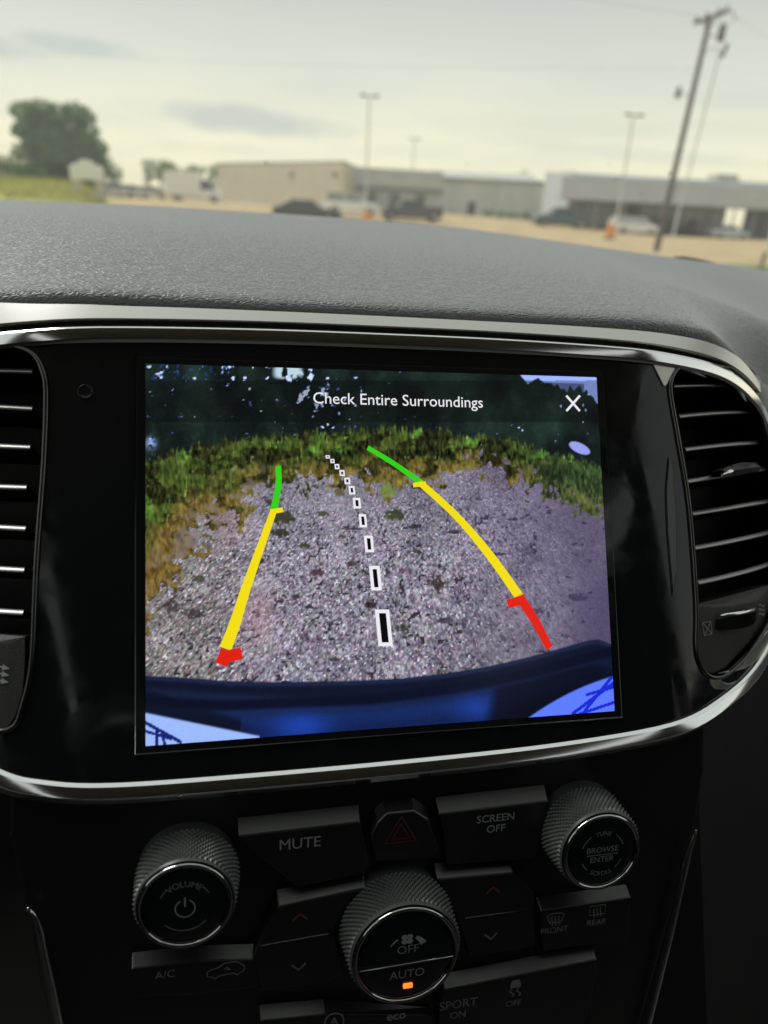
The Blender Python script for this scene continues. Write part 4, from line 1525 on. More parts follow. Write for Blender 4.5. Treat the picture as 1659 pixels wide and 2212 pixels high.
# grassy rise at the left, lawn strip at the right
def bankz(px, D):
    x = tanaz(px) * D
    k = min(max((232 - px) / 70, 0), 1)
    k = k * k * (3 - 2 * k)
    s = min(max((D - 40) / 34, 0), 1)
    s = s * s * (3 - 2 * s)
    return gz(x, D) + .02 + (1.05 * s) * k
mb = MB()
mb.grid([[(tanaz(px) * D, D, bankz(px, D)) for D in np.linspace(36, 100, 26)] for px in np.linspace(-420, 236, 30)])
tag(mb.build('grass_bank', OM['grass'], None, smooth=True), 'grassy bank below the big tree', kind='structure')
mb = MB()
vs_, fs_ = [], []
for i in range(5200):
    px = random.uniform(-120, 228)
    D = random.uniform(52, 96)
    x = tanaz(px) * D
    z = bankz(px, D)
    h = random.uniform(.18, .55)
    a = random.uniform(0, 2 * pi)
    w = random.uniform(.03, .07)
    k = len(vs_)
    vs_ += [(x - w * cos(a), D - w * sin(a), z - .05), (x + w * cos(a), D + w * sin(a), z - .05), (x + random.uniform(-.2, .2), D + random.uniform(-.2, .2), z + h)]
    fs_.append((k, k + 1, k + 2))
mb.add(vs_, fs_)
OM['blade'] = leafmat('grass_blades', (.24, .31, .06), (.55, .46, .12))
tag(mb.build('grass', OM['blade']), 'tall yellow green grass on the bank below the big tree', kind='stuff')
mb = MB()
mb.grid([[(tanaz(px) * D, D, gz(tanaz(px) * D, D) + .02) for D in np.linspace(17, 24.3, 8)] for px in np.linspace(1545, 2300, 14)])
tag(mb.build('lawn', OM['lawn'], None, smooth=True), 'strip of green lawn at the right edge of the lot', kind='structure')

# ---- trees
def leaf_clump(vs_, fs_, c, r, n, size):
    for i in range(n):
        d = np.array([random.gauss(0, 1), random.gauss(0, 1), random.gauss(0, 1)])
        d /= np.linalg.norm(d) + 1e-9
        p = c + d * r * random.uniform(.35, 1.0) ** .5 * np.array([1, 1, .8])
        a = np.array([random.gauss(0, 1), random.gauss(0, 1), random.gauss(0, .6)])
        a /= np.linalg.norm(a)
        b = np.cross(a, d + np.array([.01, 0, 0]))
        b /= np.linalg.norm(b) + 1e-9
        s = size * random.uniform(.6, 1.3)
        k = len(vs_)
        vs_ += [p - a * s * .5, p + b * s * .32, p + a * s * .5, p - b * s * .32]
        fs_.append((k, k + 1, k + 2, k + 3))
def tree(nm, base, clumps, trunk_r, leaf, size, per, label, group=None, cat='tree', limbs=6):
    """clumps: (dx, dz, r) in metres beside / above the base, spread in depth"""
    t = tag(empty(nm, base), label, cat, group)
    vs_, fs_ = [], []
    cs = []
    for dx, dz, r in clumps:
        dy = random.uniform(-.5, .5) * r * 1.6
        c = np.array([dx, dy, dz])
        cs.append((c, r))
        leaf_clump(vs_, fs_, c, r, int(per * r * r), size)
    mb = MB()
    mb.add(vs_, fs_)
    mb.build('crown', leaf, t)
    mb = MB()
    H = max(c[2] for c, r in cs)
    mb.tube([(0, 0, -.3), (.05, .02, H * .25), (.1, -.03, H * .5), (0, .05, H * .85)], [trunk_r * 1.25, trunk_r, trunk_r * .7, trunk_r * .25], 10)
    for c, r in random.sample(cs, min(limbs, len(cs))):
        z0 = min(max(.15 * H, c[2] * .5), .7 * H)
        mb.tube([(.06, 0, z0), (c[0] * .5, c[1] * .5, (z0 + c[2]) * .52), tuple(c)], [trunk_r * .5, trunk_r * .32, trunk_r * .12], 6)
    mb.build('trunk', OM['trunk'], t, smooth=True)
    return t
# big tree: clumps read off the outline in the photograph
D = 92
pxm = D / FD * 1.03
b0 = at(128, D)
b0[2] = bankz(128, D)
def clump_px(lst, base, D_):
    o = []
    for px, py, rpx in lst:
        o.append((xpix(px, py, D_) - base[0], zpix(px, py, D_) - base[2], rpx * D_ / FD * 1.02))
    return o
big = [(62, 246, 26), (95, 243, 28), (130, 252, 26), (165, 246, 24), (186, 255, 20), (70, 290, 30), (110, 288, 34), (150, 290, 34), (190, 292, 26), (205, 318, 22), (56, 330, 22), (95, 335, 36), (140, 335, 36), (185, 335, 34),
       (212, 345, 16), (62, 372, 26), (100, 378, 34), (140, 378, 34), (182, 375, 32), (214, 375, 16), (90, 262, 30), (45, 285, 14), (35, 288, 8), (30, 270, 6), (52, 262, 12), (128, 310, 36), (165, 315, 36), (85, 310, 30), (120, 395, 30), (165, 395, 28), (80, 395, 24), (200, 390, 22)]
tree('broad_tree', b0, clump_px(big, b0, D), .45, OM['leaf'], .46, 150, 'big full crowned green tree behind the white sign at left', limbs=9)
for px, lst, lab in ((14, [(-30, 362, 28), (-5, 352, 24), (20, 356, 22), (42, 366, 18), (5, 375, 28), (30, 382, 24), (52, 380, 16)], 'low bright green bush at the left edge beside the big tree'),
                     (244, [(232, 352, 14), (244, 368, 16), (252, 384, 14), (236, 385, 16), (226, 368, 14)], 'small dark bush on the right flank of the big tree')):
    b1 = at(px, 97)
    b1[2] = bankz(px, 97)
    tree('leafy_bush', b1, clump_px(lst, b1, 97), .12, OM['leaf2'] if px < 100 else OM['leaf'], .34, 130, lab, cat='bush', limbs=3)
for px, lst, lab in ((322, [(318, 356, 9), (326, 350, 8), (312, 352, 6), (330, 362, 7), (320, 366, 6)], 'thin tree with an open crown, first past the bush'),
                     (348, [(344, 356, 10), (356, 352, 9), (350, 368, 10), (362, 362, 9), (346, 380, 8)], 'slender tree between the thin tree and the white van'),
                     (372, [(368, 358, 10), (378, 366, 11), (366, 378, 11), (360, 392, 10), (375, 388, 8)], 'bushy green tree close on the left of the white van'),
                     (425, [(408, 366, 10), (422, 364, 9), (436, 368, 9), (415, 374, 8)], 'round tree showing over the roof of the white van'),
                     (462, [(455, 366, 8), (466, 360, 9), (474, 366, 7), (464, 374, 9)], 'small tree against the left corner of the tan building')):
    lst = lst + [(q[0] + random.uniform(-9, 9), q[1] + random.uniform(12, 30), q[2] * .95) for q in lst]
    b1 = at(px, 150, gz(tanaz(px) * 150, 150))
    tree('roadside_tree', b1, clump_px(lst, b1, 150), .16, OM['leaf'], .5, 60, lab, 'trees beyond the lot', limbs=5)
for px, lst, lab, D_ in ((1132, [(1122, 383, 9), (1134, 374, 8), (1142, 380, 8), (1115, 386, 6)], 'dark tree top behind the middle of the long building', 135),
                         (1580, [(1572, 390, 9), (1584, 386, 9), (1592, 395, 8), (1578, 400, 9)], 'loose tree top above the roof beside the pale rooftop unit', 125),
                         (1650, [(1640, 404, 7), (1656, 402, 8), (1668, 402, 8)], 'low tree top above the roof at the right edge', 130)):
    b1 = at(px, D_)
    tree('distant_tree', b1, clump_px(lst, b1, D_), .16, OM['leaf2'], .42, 60, lab, 'tree tops behind the buildings', limbs=4)

# ---- buildings
def wallbox(mb, p, q, z0, z1, th_=.25, mi=0, front=0.0):
    """wall from ground point p to q"""
    p, q = np.array(p[:2]), np.array(q[:2])
    L = np.linalg.norm(q - p)
    t = (q - p) / L
    n = np.array([t[1], -t[0]])
    c = (p + q) / 2 - n * (th_ / 2 - front)
    mb.box((*c, (z0 + z1) / 2), (L, th_, z1 - z0), [(t[0], t[1], 0), (-n[0], -n[1], 0), (0, 0, 1)], mi)
    return t, n
def seg(nm, parent, o, p, q, z0, z1, mtl, th_=.25, front=0.0):
    mb = MB(o)
    wallbox(mb, p, q, z0, z1, th_, 0, front)
    return mb.build(nm, mtl, parent)
def lerp(p, q, t):
    return np.array(p) + (np.array(q) - np.array(p)) * t

# tan building at the left end
pA, pB, pC = at(474, 126), at(742, 100), at(768, 113)
zr = zpix(742, 350, 100)
o = np.array([*(lerp(pA, pB, .5)[:2]), 0.3])
tb = tag(empty('tan_building', o), 'tan flat roofed building with a blank wall at the left end of the row', 'building')
seg('front_wall', tb, o, pA, pB, 0, zr, OM['tan'])
seg('side_wall', tb, o, pB, pC, 0, zr - .02, OM['tan2'])
mb = MB(o)
dN = np.array([.1, 30, 0])
mb.add([(*pA[:2], zr - .12), (*pB[:2], zr - .12), (*pC[:2], zr - .12), (*(pC + dN)[:2], zr - .12), (*(pA + dN)[:2], zr - .12)], [(0, 1, 2, 3, 4)])
mb.build('roof', OM['darkband'], tb)
seg('roof_coping', tb, o, pA, pB, zr, zr + .14, OM['darkband'], .4, .06)
seg('roof_coping', tb, o, pB, pC, zr, zr + .13, OM['darkband'], .4, .06)
for t in (.62, .93):
    c = lerp(pA, pB, t)
    seg('wall_light', tb, o, c, lerp(pA, pB, t + .022), zr - 1.75, zr - 1.15, OM['darkband'], .2, .16)
c = lerp(pB, pC, .35)
for k in range(12):
    c = lerp(pA, pB, (k + .5) / 12)
    seg('panel_seam', tb, o, c, lerp(pA, pB, (k + .5) / 12 + .002), .2, zr - .03, OM['tan2'], .04, .025)
seg('base_trim', tb, o, pA, pB, 0, gz(pB[0], pB[1]) + .25, OM['grey'], .1, .04)

# grey middle building: parapet block then the lower wing
p1, p2, p3 = at(766, 109), at(952, 109), at(1168, 105)
zt = zpix(860, 369, 109)
o = np.array([*(lerp(p1, p2, .5)[:2]), .3])
gb_ = tag(empty('grey_building', o), 'long grey commercial building with a pale band, between the tan and the canopy buildings', 'building')
g0 = min(gz(p2[0], p2[1]), gz(p3[0], p3[1])) - .5
seg('parapet_wall', gb_, o, p1, p2, g0, zt, OM['grey'])
seg('pale_band', gb_, o, lerp(p1, p2, .12), p2, zpix(860, 404, 109), zpix(860, 388, 109), OM['band'], .1, .06)
seg('roof_coping', gb_, o, p1, p2, zt, zt + .15, OM['darkband'], .45, .08)
seg('awning', gb_, o, p1, p2, zpix(860, 412, 109), zpix(860, 407, 109), OM['darkband'], .9, .7)
z3 = zpix(1060, 388, 107)
seg('wing_wall', gb_, o, p2, p3, g0 - .3, z3, OM['grey2'])
mb = MB(o)
zr3 = zpix(1060, 381, 112)
e = np.array([0, 7, 0])
mb.add([(*p2[:2], z3 + .02), (*p3[:2], z3 + .02), (*(p3 + e)[:2], zr3 + .6), (*(p2 + e)[:2], zr3 + .6)], [(0, 1, 2, 3)])
mb.build('sloping_roof', OM['band'], gb_)
seg('eave', gb_, o, p2, p3, z3 - .28, z3 + .06, OM['darkband'], .6, .4)
a_, b_ = at(1011, 107.6), at(1024, 107.4)
seg('door', gb_, o, a_, b_, g0 + .3, zpix(1018, 437, 107.5), OM['door'], .2, .12)
for px in (975, 1068, 1100, 1148):
    a_, b_ = lerp(p2, p3, (px - 952) / 216 - .012), lerp(p2, p3, (px - 952) / 216 + .012)
    seg('downpipe', gb_, o, a_, b_, g0, z3 - .3, OM['grey'], .2, .1)
for px in (800, 850, 905):
    t = (px - 766) / 186
    seg('window', gb_, o, lerp(p1, p2, t - .06), lerp(p1, p2, t + .06), g0 + 1.4, zpix(860, 418, 109), OM['pane'], .2, .04)

# hedge by the wing
for k, px in enumerate((1058, 1082, 1106, 1130, 1154)):
    b1 = at(px, 101)
    lst = [(px + random.uniform(-9, 9), 463 + random.uniform(-2, 5) + .05 * (px - 1100), random.uniform(6, 8)) for i in range(4)]
    tree('hedge_shrub', b1, clump_px(lst, b1, 101), .05, OM['leaf'], .3, 110, 'low dark shrub in the row of five along the foot of the grey building', 'shrubs along the grey building', cat='shrub', limbs=2)

# store with a flat canopy
q0, q1, q2, q3 = at(1168, 92), at(1226, 86), at(1560, 84), at(1613, 84)
zs = zpix(1175, 373, 92)
o = np.array([*(lerp(q1, q2, .5)[:2]), 0])
st = tag(empty('store_building', o), 'grey store with a glass front in the shade of a long flat canopy', 'building')
gs = gz(q2[0], q2[1]) - .5
seg('end_pier', st, o, q0, q1, gs, zs, OM['grey'])
zc = zpix(1500, 440, 84)
seg('upper_wall', st, o, q1, at(1800, 84), zc, zs - .15, OM['grey'])
seg('roof_edge', st, o, q0, at(1800, 84.5), zs - .12, zs + .06, OM['canopytop'], .5, .3)
# glass front: sill, panes and mullions one by one
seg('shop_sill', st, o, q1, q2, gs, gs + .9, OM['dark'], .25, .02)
N = 11
zk = gs + .9
for k in range(N):
    a_, b_ = lerp(q1, q2, (k + .04) / N), lerp(q1, q2, (k + .96) / N)
    seg('window_pane', st, o, a_, b_, zk, zc, OM['door'] if k in (4,) else OM['pane'], .06, -.04)
    seg('mullion', st, o, lerp(q1, q2, (k - .04) / N), lerp(q1, q2, (k + .04) / N), gs, zc, OM['mull'], .16, .03)
q4 = at(1800, 84)
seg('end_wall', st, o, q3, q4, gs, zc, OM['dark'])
for k in range(6):
    seg('wall_rib', st, o, lerp(q3, q4, .06 + k * .16), lerp(q3, q4, .072 + k * .16), gs, zc - .05, OM['mull'], .1, .06)
# interior back wall left of the see-through gap
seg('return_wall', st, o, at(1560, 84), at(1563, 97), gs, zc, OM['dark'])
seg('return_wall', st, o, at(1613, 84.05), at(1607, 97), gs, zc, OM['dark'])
# canopy
c0_, c1_ = at(1205, 78), at(1760, 78)
zcb, zct = zpix(1420, 440, 78), zpix(1420, 398, 78)
seg('canopy_fascia', st, o, c0_, c1_, zcb, zct, OM['canopy'], .3)
seg('canopy_edge', st, o, c0_, c1_, zct, zct + .13, OM['canopytop'], .4, .05)
mb = MB(o)
mb.add([(*c0_[:2], zcb + .05), (*c1_[:2], zcb + .05), (*q4[:2], zcb + .05), (*q1[:2], zcb + .05)], [(0, 1, 2, 3)])
mb.add([(*c0_[:2], zct - .05), (*c1_[:2], zct - .05), (*q4[:2], zct - .05), (*q1[:2], zct - .05)], [(3, 2, 1, 0)])
mb.build('canopy_deck', OM['canopy'], st)
seg('canopy_side', st, o, q1, c0_, zcb, zct, OM['canopy'], .2)
for px in (1226, 1285, 1345, 1462, 1545, 1625):
    c = at(px, 78.6)
    mb = MB(o)
    mb.tube([(c[0], c[1], gs), (c[0], c[1], zcb + .04)], .16, 10)
    mb.build('canopy_post', OM['mull'], st, smooth=True)
# pale unit standing on the roof
b1 = at(1540, 92)
ru = tag(MB(b1).box((b1[0], b1[1], zpix(1540, 395, 92)), (3.0, 2.2, 2.1)).build('rooftop_unit', OM['band'], None, bevel=.06), 'pale boxy air handling unit on the canopy building roof', 'rooftop unit')
ru.location = b1
# ---- road sign on the bank
b1 = at(192, 60)
b1[2] = bankz(192, 60) - .05
sg = tag(empty('roadside_sign', b1), 'white blank roadside sign with an arched top on two pale posts', 'sign')
zt_, zm_, zb_ = zpix(192, 346, 60) - b1[2], zpix(192, 389, 60) - b1[2], 0
hw_ = (xpix(229, 390, 60) - xpix(158, 390, 60)) / 2
mb = MB()
prof_ = [(-hw_, zm_), (hw_, zm_), (hw_, zt_ - .42), (hw_ * .78, zt_ - .30), (hw_ * .52, zt_ - .26), (hw_ * .40, zt_ - .06), (0, zt_ + .03), (-hw_ * .40, zt_ - .06), (-hw_ * .52, zt_ - .26), (-hw_ * .78, zt_ - .30), (-hw_, zt_ - .42)]
mb.plate(prof_, lambda a, b, o_: np.array([a, -o_, b]), off=.16, depth=.32)
mb.build('sign_board', OM['signw'], sg, bevel=.03)
mb = MB()
mb.plate([(a * .86, zm_ + .12 + (b - zm_) * .82) for a, b in prof_], lambda a, b, o_: np.array([a, -o_, b]), off=.19, depth=.03)
mb.build('sign_face', OM['white'], sg)
for s_ in (-1, 1):
    mb = MB()
    mb.box((s_ * hw_ * .70, 0, zm_ / 2 - .15), (hw_ * .52, .40, zm_ + .3))
    mb.build('post', OM['brick'], sg, bevel=.02)
mb = MB()
mb.box((0, 0, .12), (hw_ * 2.0, .7, .35))
mb.build('base', OM['brick'], sg, bevel=.03)

# ---- vehicles
def paint(nm, c):
    return mat(nm, c, .3, coat=.6)
def vehicle(nm, label, px, D, yaw, paintm, L=4.7, W=1.84, H=1.46, zs_=.22, zb=.92, cab=((-1.75, 1.0), (-1.05, .35)), hood=.80, trunk=.92, rw=.33, axle=(-1.38, 1.42), bed=None, box=None, gl=None, group=None, cat='car', z=None, ztop=None):
    """x runs from tail (-) to nose (+); cab=((belt back, belt front), (roof back, roof front))"""
    b1 = at(px, D)
    if z is not None: b1[2] = z
    if ztop is not None: b1[2] = zpix(px, ztop, D) - H
    t = tag(empty(nm, b1, yaw), label, cat, group)
    st_ = [(-L / 2, .52, trunk * .80), (-L / 2 + .08, .34, trunk * .96), (cab[0][0], zs_, trunk + .02), ((cab[0][0] + cab[0][1]) / 2, zs_, zb), (cab[0][1], zs_, zb), (L / 2 - .5, zs_, hood + .02), (L / 2 - .10, .30, hood * .86), (L / 2, .46, hood * .66)]
    P = []
    for x, z0, z1 in st_:
        e_ = .90 if abs(x) > L / 2 - .05 else (.97 if abs(x) > L / 2 - .2 else 1)
        w = W / 2 * e_
        P.append([(x, -w * .93, z0), (x, -w, z0 + .18), (x, -w, z1 - .16), (x, -w * .93, z1), (x, 0, z1 + .02), (x, w * .93, z1), (x, w, z1 - .16), (x, w, z0 + .18), (x, w * .93, z0), (x, -w * .93, z0)])
    mb = MB()
    mb.grid(P)
    mb.add([p for p in P[0][:-1]], [tuple(range(9))])
    mb.add([p for p in P[-1][:-1]], [tuple(reversed(range(9)))])
    mb.build('body', paintm, t, auto=35)
    (b0_, b1_), (r0_, r1_) = cab
    wb, wr = W / 2 * .92, W / 2 * .76
    mb = MB()
    za = min(zb, trunk) - .02
    B = [(b0_, -wb, za), (b1_, -wb, zb - .03), (b1_, wb, zb - .03), (b0_, wb, za)]
    T = [(r0_, -wr, H - .07), (r1_, -wr, H - .07), (r1_, wr, H - .07), (r0_, wr, H - .07)]
    mb.add(B + T, [(0, 1, 5, 4), (1, 2, 6, 5), (2, 3, 7, 6), (3, 0, 4, 7)])
    mb.build('window_band', gl or OM['cglass'], t)
    mb = MB()
    n_ = 8
    P = []
    for i in range(n_ + 1):
        s_ = i / n_
        x = r0_ - .04 + (r1_ - r0_ + .08) * s_
        P.append([(x, y * wr * 1.03, H - .075 + .075 * (1 - (2 * s_ - 1) ** 4) * (1 - .5 * y * y)) for y in np.linspace(-1, 1, 7)])
    mb.grid(P)
    mb.build('roof', paintm, t, smooth=True)
    for s_ in (-1, 1):
        mb = MB()
        for (xa, xb) in ((b0_, r0_), (b1_, r1_), ((b0_ + b1_) / 2 + .1, (r0_ + r1_) / 2 + .1)):
            mb.tube([(xa, s_ * wb * 1.0, za if xa == b0_ else zb - .02), (xb, s_ * wr * 1.0, H - .06)], .045, 6)
        mb.build('roof_pillar', paintm, t, smooth=True)
        for ax in axle:
            mb = MB()
            fr_ = lambda a, b, h, s_=s_, ax=ax: np.array([ax + a, s_ * (W / 2 - .20 + h), rw + b])
            mb.lathe([(rw * .62, .21), (rw * .95, .22), (rw, .17), (rw, .03), (rw * .9, 0), (.001, 0)], fr_, 20)
            w_ = mb.build('wheel', OM['tyre'], t, smooth=False)
            mb = MB()
            mb.lathe([(rw * .64, .20), (rw * .60, .185), (rw * .22, .205), (.001, .21)], fr_, 16)
            mb.build('rim', OM['rim'], w_)
        mb = MB()
        mb.box((L / 2 - .10, s_ * W * .36, hood * .74), (.16, W * .20, .15))
        mb.build('headlight', OM['headl'], t, bevel=.02)
        mb = MB()
        mb.box((-L / 2 + .06, s_ * W * .38, trunk * .78), (.12, W * .16, .20))
        mb.build('taillight', OM['taill'], t, bevel=.02)
    if bed:
        mb = MB()
        x0, x1, zt2 = bed
        for s_ in (-1, 1):
            mb.box(((x0 + x1) / 2, s_ * (W / 2 - .06), (zb + zt2) / 2 - .04), (x1 - x0, .1, zt2 - zb + .1))
        mb.box((x0 + .05, 0, (zb + zt2) / 2 - .04), (.1, W - .26, zt2 - zb + .1))
        mb.build('cargo_bed', paintm, t, bevel=.02)
    if box:
        mb = MB()
        x0, x1, z0, z1 = box
        mb.box(((x0 + x1) / 2, 0, (z0 + z1) / 2), (x1 - x0, W * 1.06, z1 - z0))
        mb.build('cargo_box', OM['white'], t, bevel=.06)
    return t
SUV = dict(L=4.9, W=1.95, H=1.85, zb=1.10, hood=1.05, trunk=1.12, rw=.37, cab=((-2.32, 1.05), (-2.05, .40)), axle=(-1.45, 1.50))
PICK = dict(L=5.6, W=1.98, H=1.85, zb=1.12, hood=1.08, trunk=1.05, rw=.39, cab=((-.85, 1.35), (-.65, .70)), axle=(-1.75, 1.85), bed=(-2.75, -.92, 1.30))
VAN = dict(L=5.0, W=1.95, H=1.76, zb=1.02, hood=.95, trunk=1.05, rw=.34, cab=((-2.42, 1.55), (-2.2, .62)), axle=(-1.5, 1.55))
vehicle('parked_car', 'low black sedan side on, in front of the tan building', 664, 55, radians(-4), paint('black_paint', (.018, .024, .027)), L=4.9, H=1.46, cab=((-2.0, .95), (-.95, .22)))
vehicle('parked_car', 'white sport utility vehicle right behind the nose of the black sedan', 760, 66, radians(-8), paint('white_suv_paint', (.86, .87, .87)), gl=mat('pale_car_glass', (.28, .32, .32), .1), **SUV)
vehicle('parked_car', 'dark grey pickup truck left of the building door', 890, 62, radians(176), paint('charcoal_paint', (.06, .062, .066)), **dict(PICK, L=4.9, H=1.68, zb=1.02, bed=(-2.4, -.92, 1.18)))
vehicle('parked_car', 'teal pickup truck in front of the left end of the canopy', 1214, 70, radians(172), paint('teal_paint', (.03, .085, .095)), **PICK)
vehicle('parked_car', 'white minivan parked under the canopy left of the utility pole', 1371, 73, radians(-3), paint('white_van_paint', (.85, .85, .85)), gl=mat('tinted_van_glass', (.42, .45, .45), .15), **VAN)
vehicle('parked_car', 'dark purple car under the canopy right of the utility pole', 1506, 80, radians(75), paint('plum_paint', (.055, .04, .06)), **SUV)
vehicle('parked_car', 'faded red low car between the purple car and the light blue sedan', 1536, 79, radians(20), paint('faded_red_paint', (.22, .13, .13)), L=4.4, H=1.35)
vehicle('parked_car', 'light blue sedan nose right, below the bright gap under the canopy', 1574, 77, radians(-4), paint('pale_blue_paint', (.50, .60, .68)), L=4.5, H=1.42)
for px, D_, yw, c, lab in ((252, 92, 20, (.62, .63, .64), 'silver car nearest the white sign, leftmost of the row of silver cars'), (286, 96, 15, (.75, .76, .77), 'pale silver car in the middle of the row left of the white van'), (325, 100, 10, (.5, .51, .52), 'grey silver car at the right end of the row, near the white van')):
    vehicle('parked_car', lab, px, D_, radians(yw), paint('silver_paint', c), group='silver cars beside the sign')
VB = dict(L=6.0, W=2.1, H=2.15, zb=1.15, hood=1.05, trunk=1.1, rw=.36, cab=((.75, 2.35), (.80, 1.65)), axle=(-1.7, 2.0), box=(-2.95, .72, .55, 2.75))
vehicle('delivery_van', 'white box van with a dark cab window, left of the tan building', 421, 84, radians(-5), paint('van_white_paint', (.82, .82, .84)), cat='van', **VB)

# ---- orange barrels
for px, D_, lab in ((793, 50, 'orange traffic barrel in front of the white sport utility vehicle'), (1323, 50, 'orange traffic barrel in front of the white minivan')):
    b1 = at(px, D_)
    br = tag(empty('traffic_barrel', b1), lab, 'barrel', 'orange traffic barrels on the lot')
    fr_ = lambda a, b, h: np.array([a, b, h])
    mb = MB()
    mb.lathe([(.33, .08), (.33, .30), (.30, .32), (.30, .55), (.27, .57), (.27, .80), (.24, .82), (.23, 1.0), (.10, 1.02), (.001, 1.02)], fr_, 24)
    mb.build('drum', OM['orange'], br, smooth=False)
    mb = MB()
    mb.lathe([(.44, 0), (.44, .06), (.34, .10)], fr_, 24)
    mb.build('rubber_base', OM['tyre'], br)
    mb = MB()
    mb.tube([(-.1, 0, 1.0), (-.1, 0, 1.08), (.1, 0, 1.08), (.1, 0, 1.0)], .02, 6)
    mb.build('handle', OM['orange'], br)

# ---- lamp posts on the lot
def lamp_post(px, py, D_, label, heads=2):
    b1 = at(px, D_)
    H = zpix(px, py, D_) - b1[2]
    x = xpix(px, py, D_)
    b1[0] = x
    b1[2] = gz(b1[0], b1[1])
    t = tag(empty('lamp_post', b1), label, 'lamp post', 'lamp posts on the lot')
    mb = MB()
    mb.tube([(0, 0, .6), (0, 0, H)], [.085, .06], 10)
    mb.build('pole', OM['steel'], t, smooth=True)
    mb = MB()
    mb.lathe([(.32, -.2), (.32, .62), (.30, .66), (.001, .66)], lambda a, b, h: np.array([a, b, h]), 16)
    mb.build('concrete_base', OM['band'], t)
    mb = MB()
    mb.tube([(-.55, 0, H - .02), (.55, 0, H - .02)], .05, 8)
    mb.build('cross_arm', OM['fixture'], t)
    for s_ in ((-1, 1) if heads == 2 else (1,)):
        mb = MB()
        mb.box((s_ * .62, -.1, H), (.56, .34, .20), taper=.8)
        mb.build('lamp_head', OM['fixture'], t, bevel=.03)
    return t
lamp_post(798, 207, 74, 'tall steel lamp post rising above the tan and grey buildings')
lamp_post(896, 300, 118, 'short looking far lamp post above the middle building')
lamp_post(1369, 250, 66, 'steel lamp post rising above the canopy left of the utility pole')

# ---- wooden utility pole and the steel pole behind it
D_ = 33
bx = at(1412, D_)
ztop = zpix(1534, 38, D_)
xtop = xpix(1534, 38, D_)
xbot = xpix(1417, 545, D_)
zbot = gz(xbot, D_)
b1 = np.array([xbot, D_, zbot])
up_ = tag(empty('utility_pole', b1), 'tall leaning wooden utility pole with a crossarm and transformer at the right', 'utility pole')
tp = np.array([xtop - xbot, 0, ztop - zbot])
PT = lambda t: tp * t
mb = MB()
mb.tube([PT(-.06), PT(0), PT(.5), PT(1.0)], [.155, .15, .125, .10], 12)
mb.build('pole', OM['wood'], up_, smooth=True)
mb = MB()
ca, cb = np.array([xpix(1500, 50, D_), 0, zpix(1500, 50, D_)]) - [xbot, 0, zbot], np.array([xpix(1572, 24, D_), 0, zpix(1572, 24, D_)]) - [xbot, 0, zbot]
dv = (cb - ca) / np.linalg.norm(cb - ca)
mb.box((ca + cb) / 2, (np.linalg.norm(cb - ca), .13, .16), [dv, (0, 1, 0), np.cross(dv, (0, 1, 0))])
mb.build('crossarm', OM['wood'], up_, bevel=.01)
for t in (.05, .35, .72, .96):
    c = ca + (cb - ca) * t
    mb = MB()
    mb.lathe([(.03, .06), (.055, .12), (.035, .15), (.06, .19), (.03, .24), (.001, .25)], lambda a, b, h: c + np.array([a, b, h]), 10)
    mb.build('insulator', OM['fixture'], up_, smooth=True)
for s_ in (0.2, .86):
    mb = MB()
    mb.tube([PT(.955), ca + (cb - ca) * s_], .025, 6)
    mb.build('arm_brace', OM['fixture'], up_)
mb = MB()
c = np.array([xpix(1562, 70, D_) - xbot, .1, zpix(1562, 70, D_) - zbot])
mb.lathe([(.001, -.32), (.15, -.32), (.16, .22), (.12, .28), (.05, .30), (.04, .42), (.001, .42)], lambda a, b, h: c + np.array([a, b, h]), 16)
mb.build('transformer', OM['fixture'], up_, auto=40)
mb = MB()
c = np.array([xpix(1565, 108, D_) - xbot, .0, zpix(1565, 108, D_) - zbot])
mb.tube([c + [-.05, 0, -.28], c + [.10, 0, .24]], [.07, .075], 10)
mb.build('fuse_cutout', OM['fixture'], up_)
mb = MB()
c = np.array([xpix(1590, 40, D_) - xbot, 0, zpix(1590, 40, D_) - zbot])
mb.tube([cb, cb + [.16, 0, .08], c], .02, 6)
mb.tube([c, np.array([xpix(1566, 62, D_) - xbot, .1, zpix(1562, 62, D_) - zbot])], .012, 5)
mb.tube([PT(.93), np.array([xpix(1548, 80, D_) - xbot, 0, zpix(1548, 78, D_) - zbot]), np.array([xpix(1560, 84, D_) - xbot, .05, zpix(1560, 84, D_) - zbot])], .02, 6)
mb.tube([PT(.86), np.array([xpix(1540, 108, D_) - xbot, 0, zpix(1540, 104, D_) - zbot]), np.array([xpix(1562, 108, D_) - xbot, .0, zpix(1565, 108, D_) - zbot])], .018, 6)
mb.build('jumper_wires', OM['wire'], up_)
mb = MB()
tl = (545 - 212) / (545 - 38)
c = np.array([xpix(1462, 203, D_) - xbot, -.1, zpix(1462, 203, D_) - zbot])
mb.tube([PT(.672), (PT(.672) + c) / 2 + [0, 0, .12], c + [0, 0, .18]], .02, 6)
mb.build('lamp_arm', OM['steel'], up_)
mb = MB()
mb.lathe([(.05, .28), (.09, .20), (.10, .05), (.15, -.06), (.10, -.16), (.001, -.18)][::-1], lambda a, b, h: c + np.array([a, b, h]), 14)
mb.build('area_lamp', OM['fixture'], up_, smooth=True)
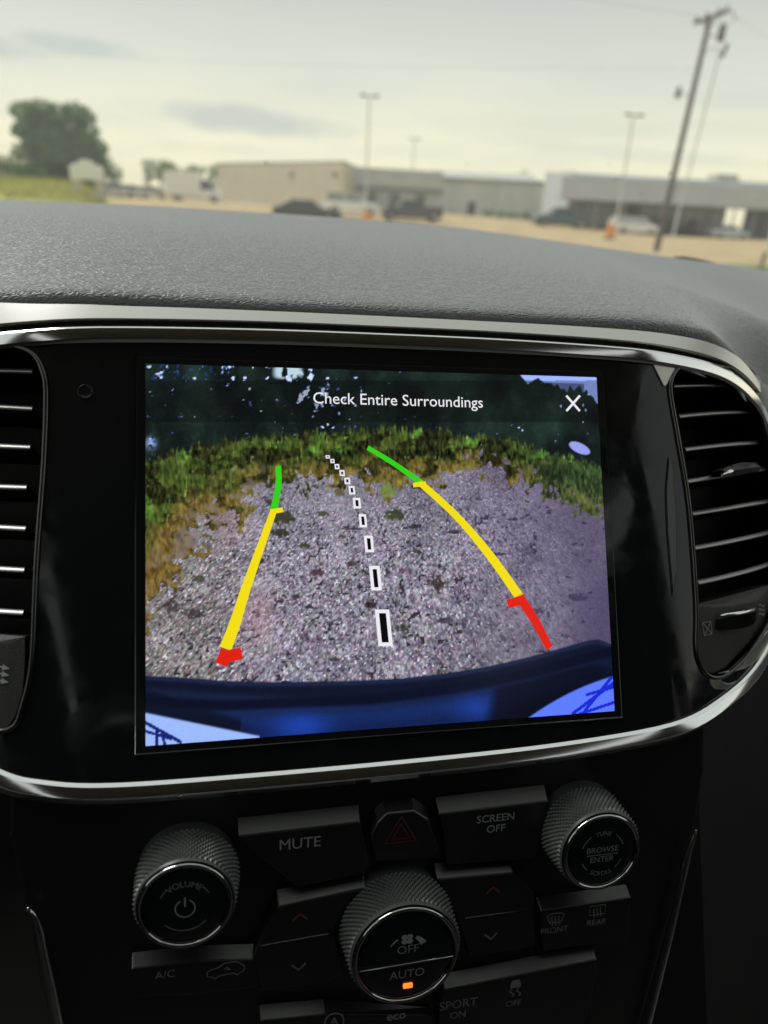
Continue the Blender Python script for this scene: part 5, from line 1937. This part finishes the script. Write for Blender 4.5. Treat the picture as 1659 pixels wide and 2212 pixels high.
# steel guy pole
xb2, xt2, zt2 = xpix(1455, 500, 36), xpix(1556, 110, 36), zpix(1556, 110, 36)
zb2 = gz(xb2, 36)
b2 = np.array([xb2, 36, zb2])
gp = tag(empty('steel_pole', b2), 'pale thin steel pole standing just right of the wooden utility pole', 'pole')
sl_ = (xt2 - xb2) / (zt2 - zpix(1455, 500, 36))
mb = MB()
xoff = (zpix(1455, 500, 36) - zb2) * sl_
mb.tube([(-xoff, 0, -.2), (xt2 - xb2, 0, zt2 - zb2)], [.045, .035], 10)
mb.build('pole', OM['steel'], gp, smooth=True)
mb = MB()
e_ = np.array([xt2 - xb2, 0, zt2 - zb2])
mb.tube([e_ - [0, 0, .3], e_ + [.25, 0, .05]], .04, 6)
mb.build('pole_bracket', OM['fixture'], gp)

# ---- overhead wires between this pole and the next ones out of the picture
def wire(p, q, sag, label, r=.005):
    pts = [lerp(p, q, t) - np.array([0, 0, sag * 4 * t * (1 - t)]) for t in np.linspace(0, 1, 24)]
    mb = MB(p)
    mb.tube(pts, r, 5)
    o_ = mb.build('overhead_wire', OM['wire'])
    o_.location = p
    tag(o_, label, 'wire', 'overhead wires')
P0 = b1 + ca + (cb - ca) * .05 + [0, 0, .25]
P1 = b1 + ca + (cb - ca) * .72 + [0, 0, .25]
P2 = b1 + PT(.80)
far = lambda px, py, D2: np.array([xpix(px, py, D2), D2, zpix(px, py, D2)])
wire(P0, far(-300, -330, 30), .3, 'thin wire running left from the outer end of the crossarm')
wire(P2, far(-300, 90, 60), .4, 'lowest thin wire running left from the middle of the utility pole')
wire(P1, far(2100, 330, 60), .3, 'thin wire running right from the crossarm out of the picture')

# ---- white post at the right edge
b1 = at(1640, 22)
b1[0] = xpix(1643, 575, 22)
wp = tag(empty('marker_post', b1), 'white topped dark post on the lawn, cut by the right edge', 'post')
mb = MB()
zmid = zpix(1645, 545, 22) - b1[2]
mb.tube([(0, 0, -.2), (.06, 0, zmid)], .055, 10)
mb.build('stake', OM['door'], wp, smooth=True)
mb = MB()
zt3 = zpix(1655, 475, 22) - b1[2]
mb.box((.20, 0, (zmid + zt3) / 2), (.26, .06, zt3 - zmid + .1), [(1, 0, .03), (0, 1, 0), (-.1, 0, 1)])
mb.build('panel', OM['white'], wp, bevel=.02)

# ---- dust on the gloss black face
mb = MB(DO)
for i in range(90):
    u, v = random.uniform(-.118, .118), random.uniform(-.072, .074)
    if abs(u) < .0895 and abs(v) < .068:
        if random.random() < .75: continue
    r = random.uniform(.00010, .00030)
    a = random.uniform(0, pi)
    h = .00015 if not (abs(u) < .0895 and abs(v) < .068) else .0016
    mb.add([FS(u + r * cos(a + t) * (1.6 if k % 2 else .7), v + r * sin(a + t), h) for k, t in enumerate((0, pi / 2, pi, 3 * pi / 2))], [(0, 1, 2, 3)])
tag(mb.build('dust', mat('dust_specks', (.35, .35, .34), .9)), 'fine pale dust specks on the gloss black face', kind='stuff')
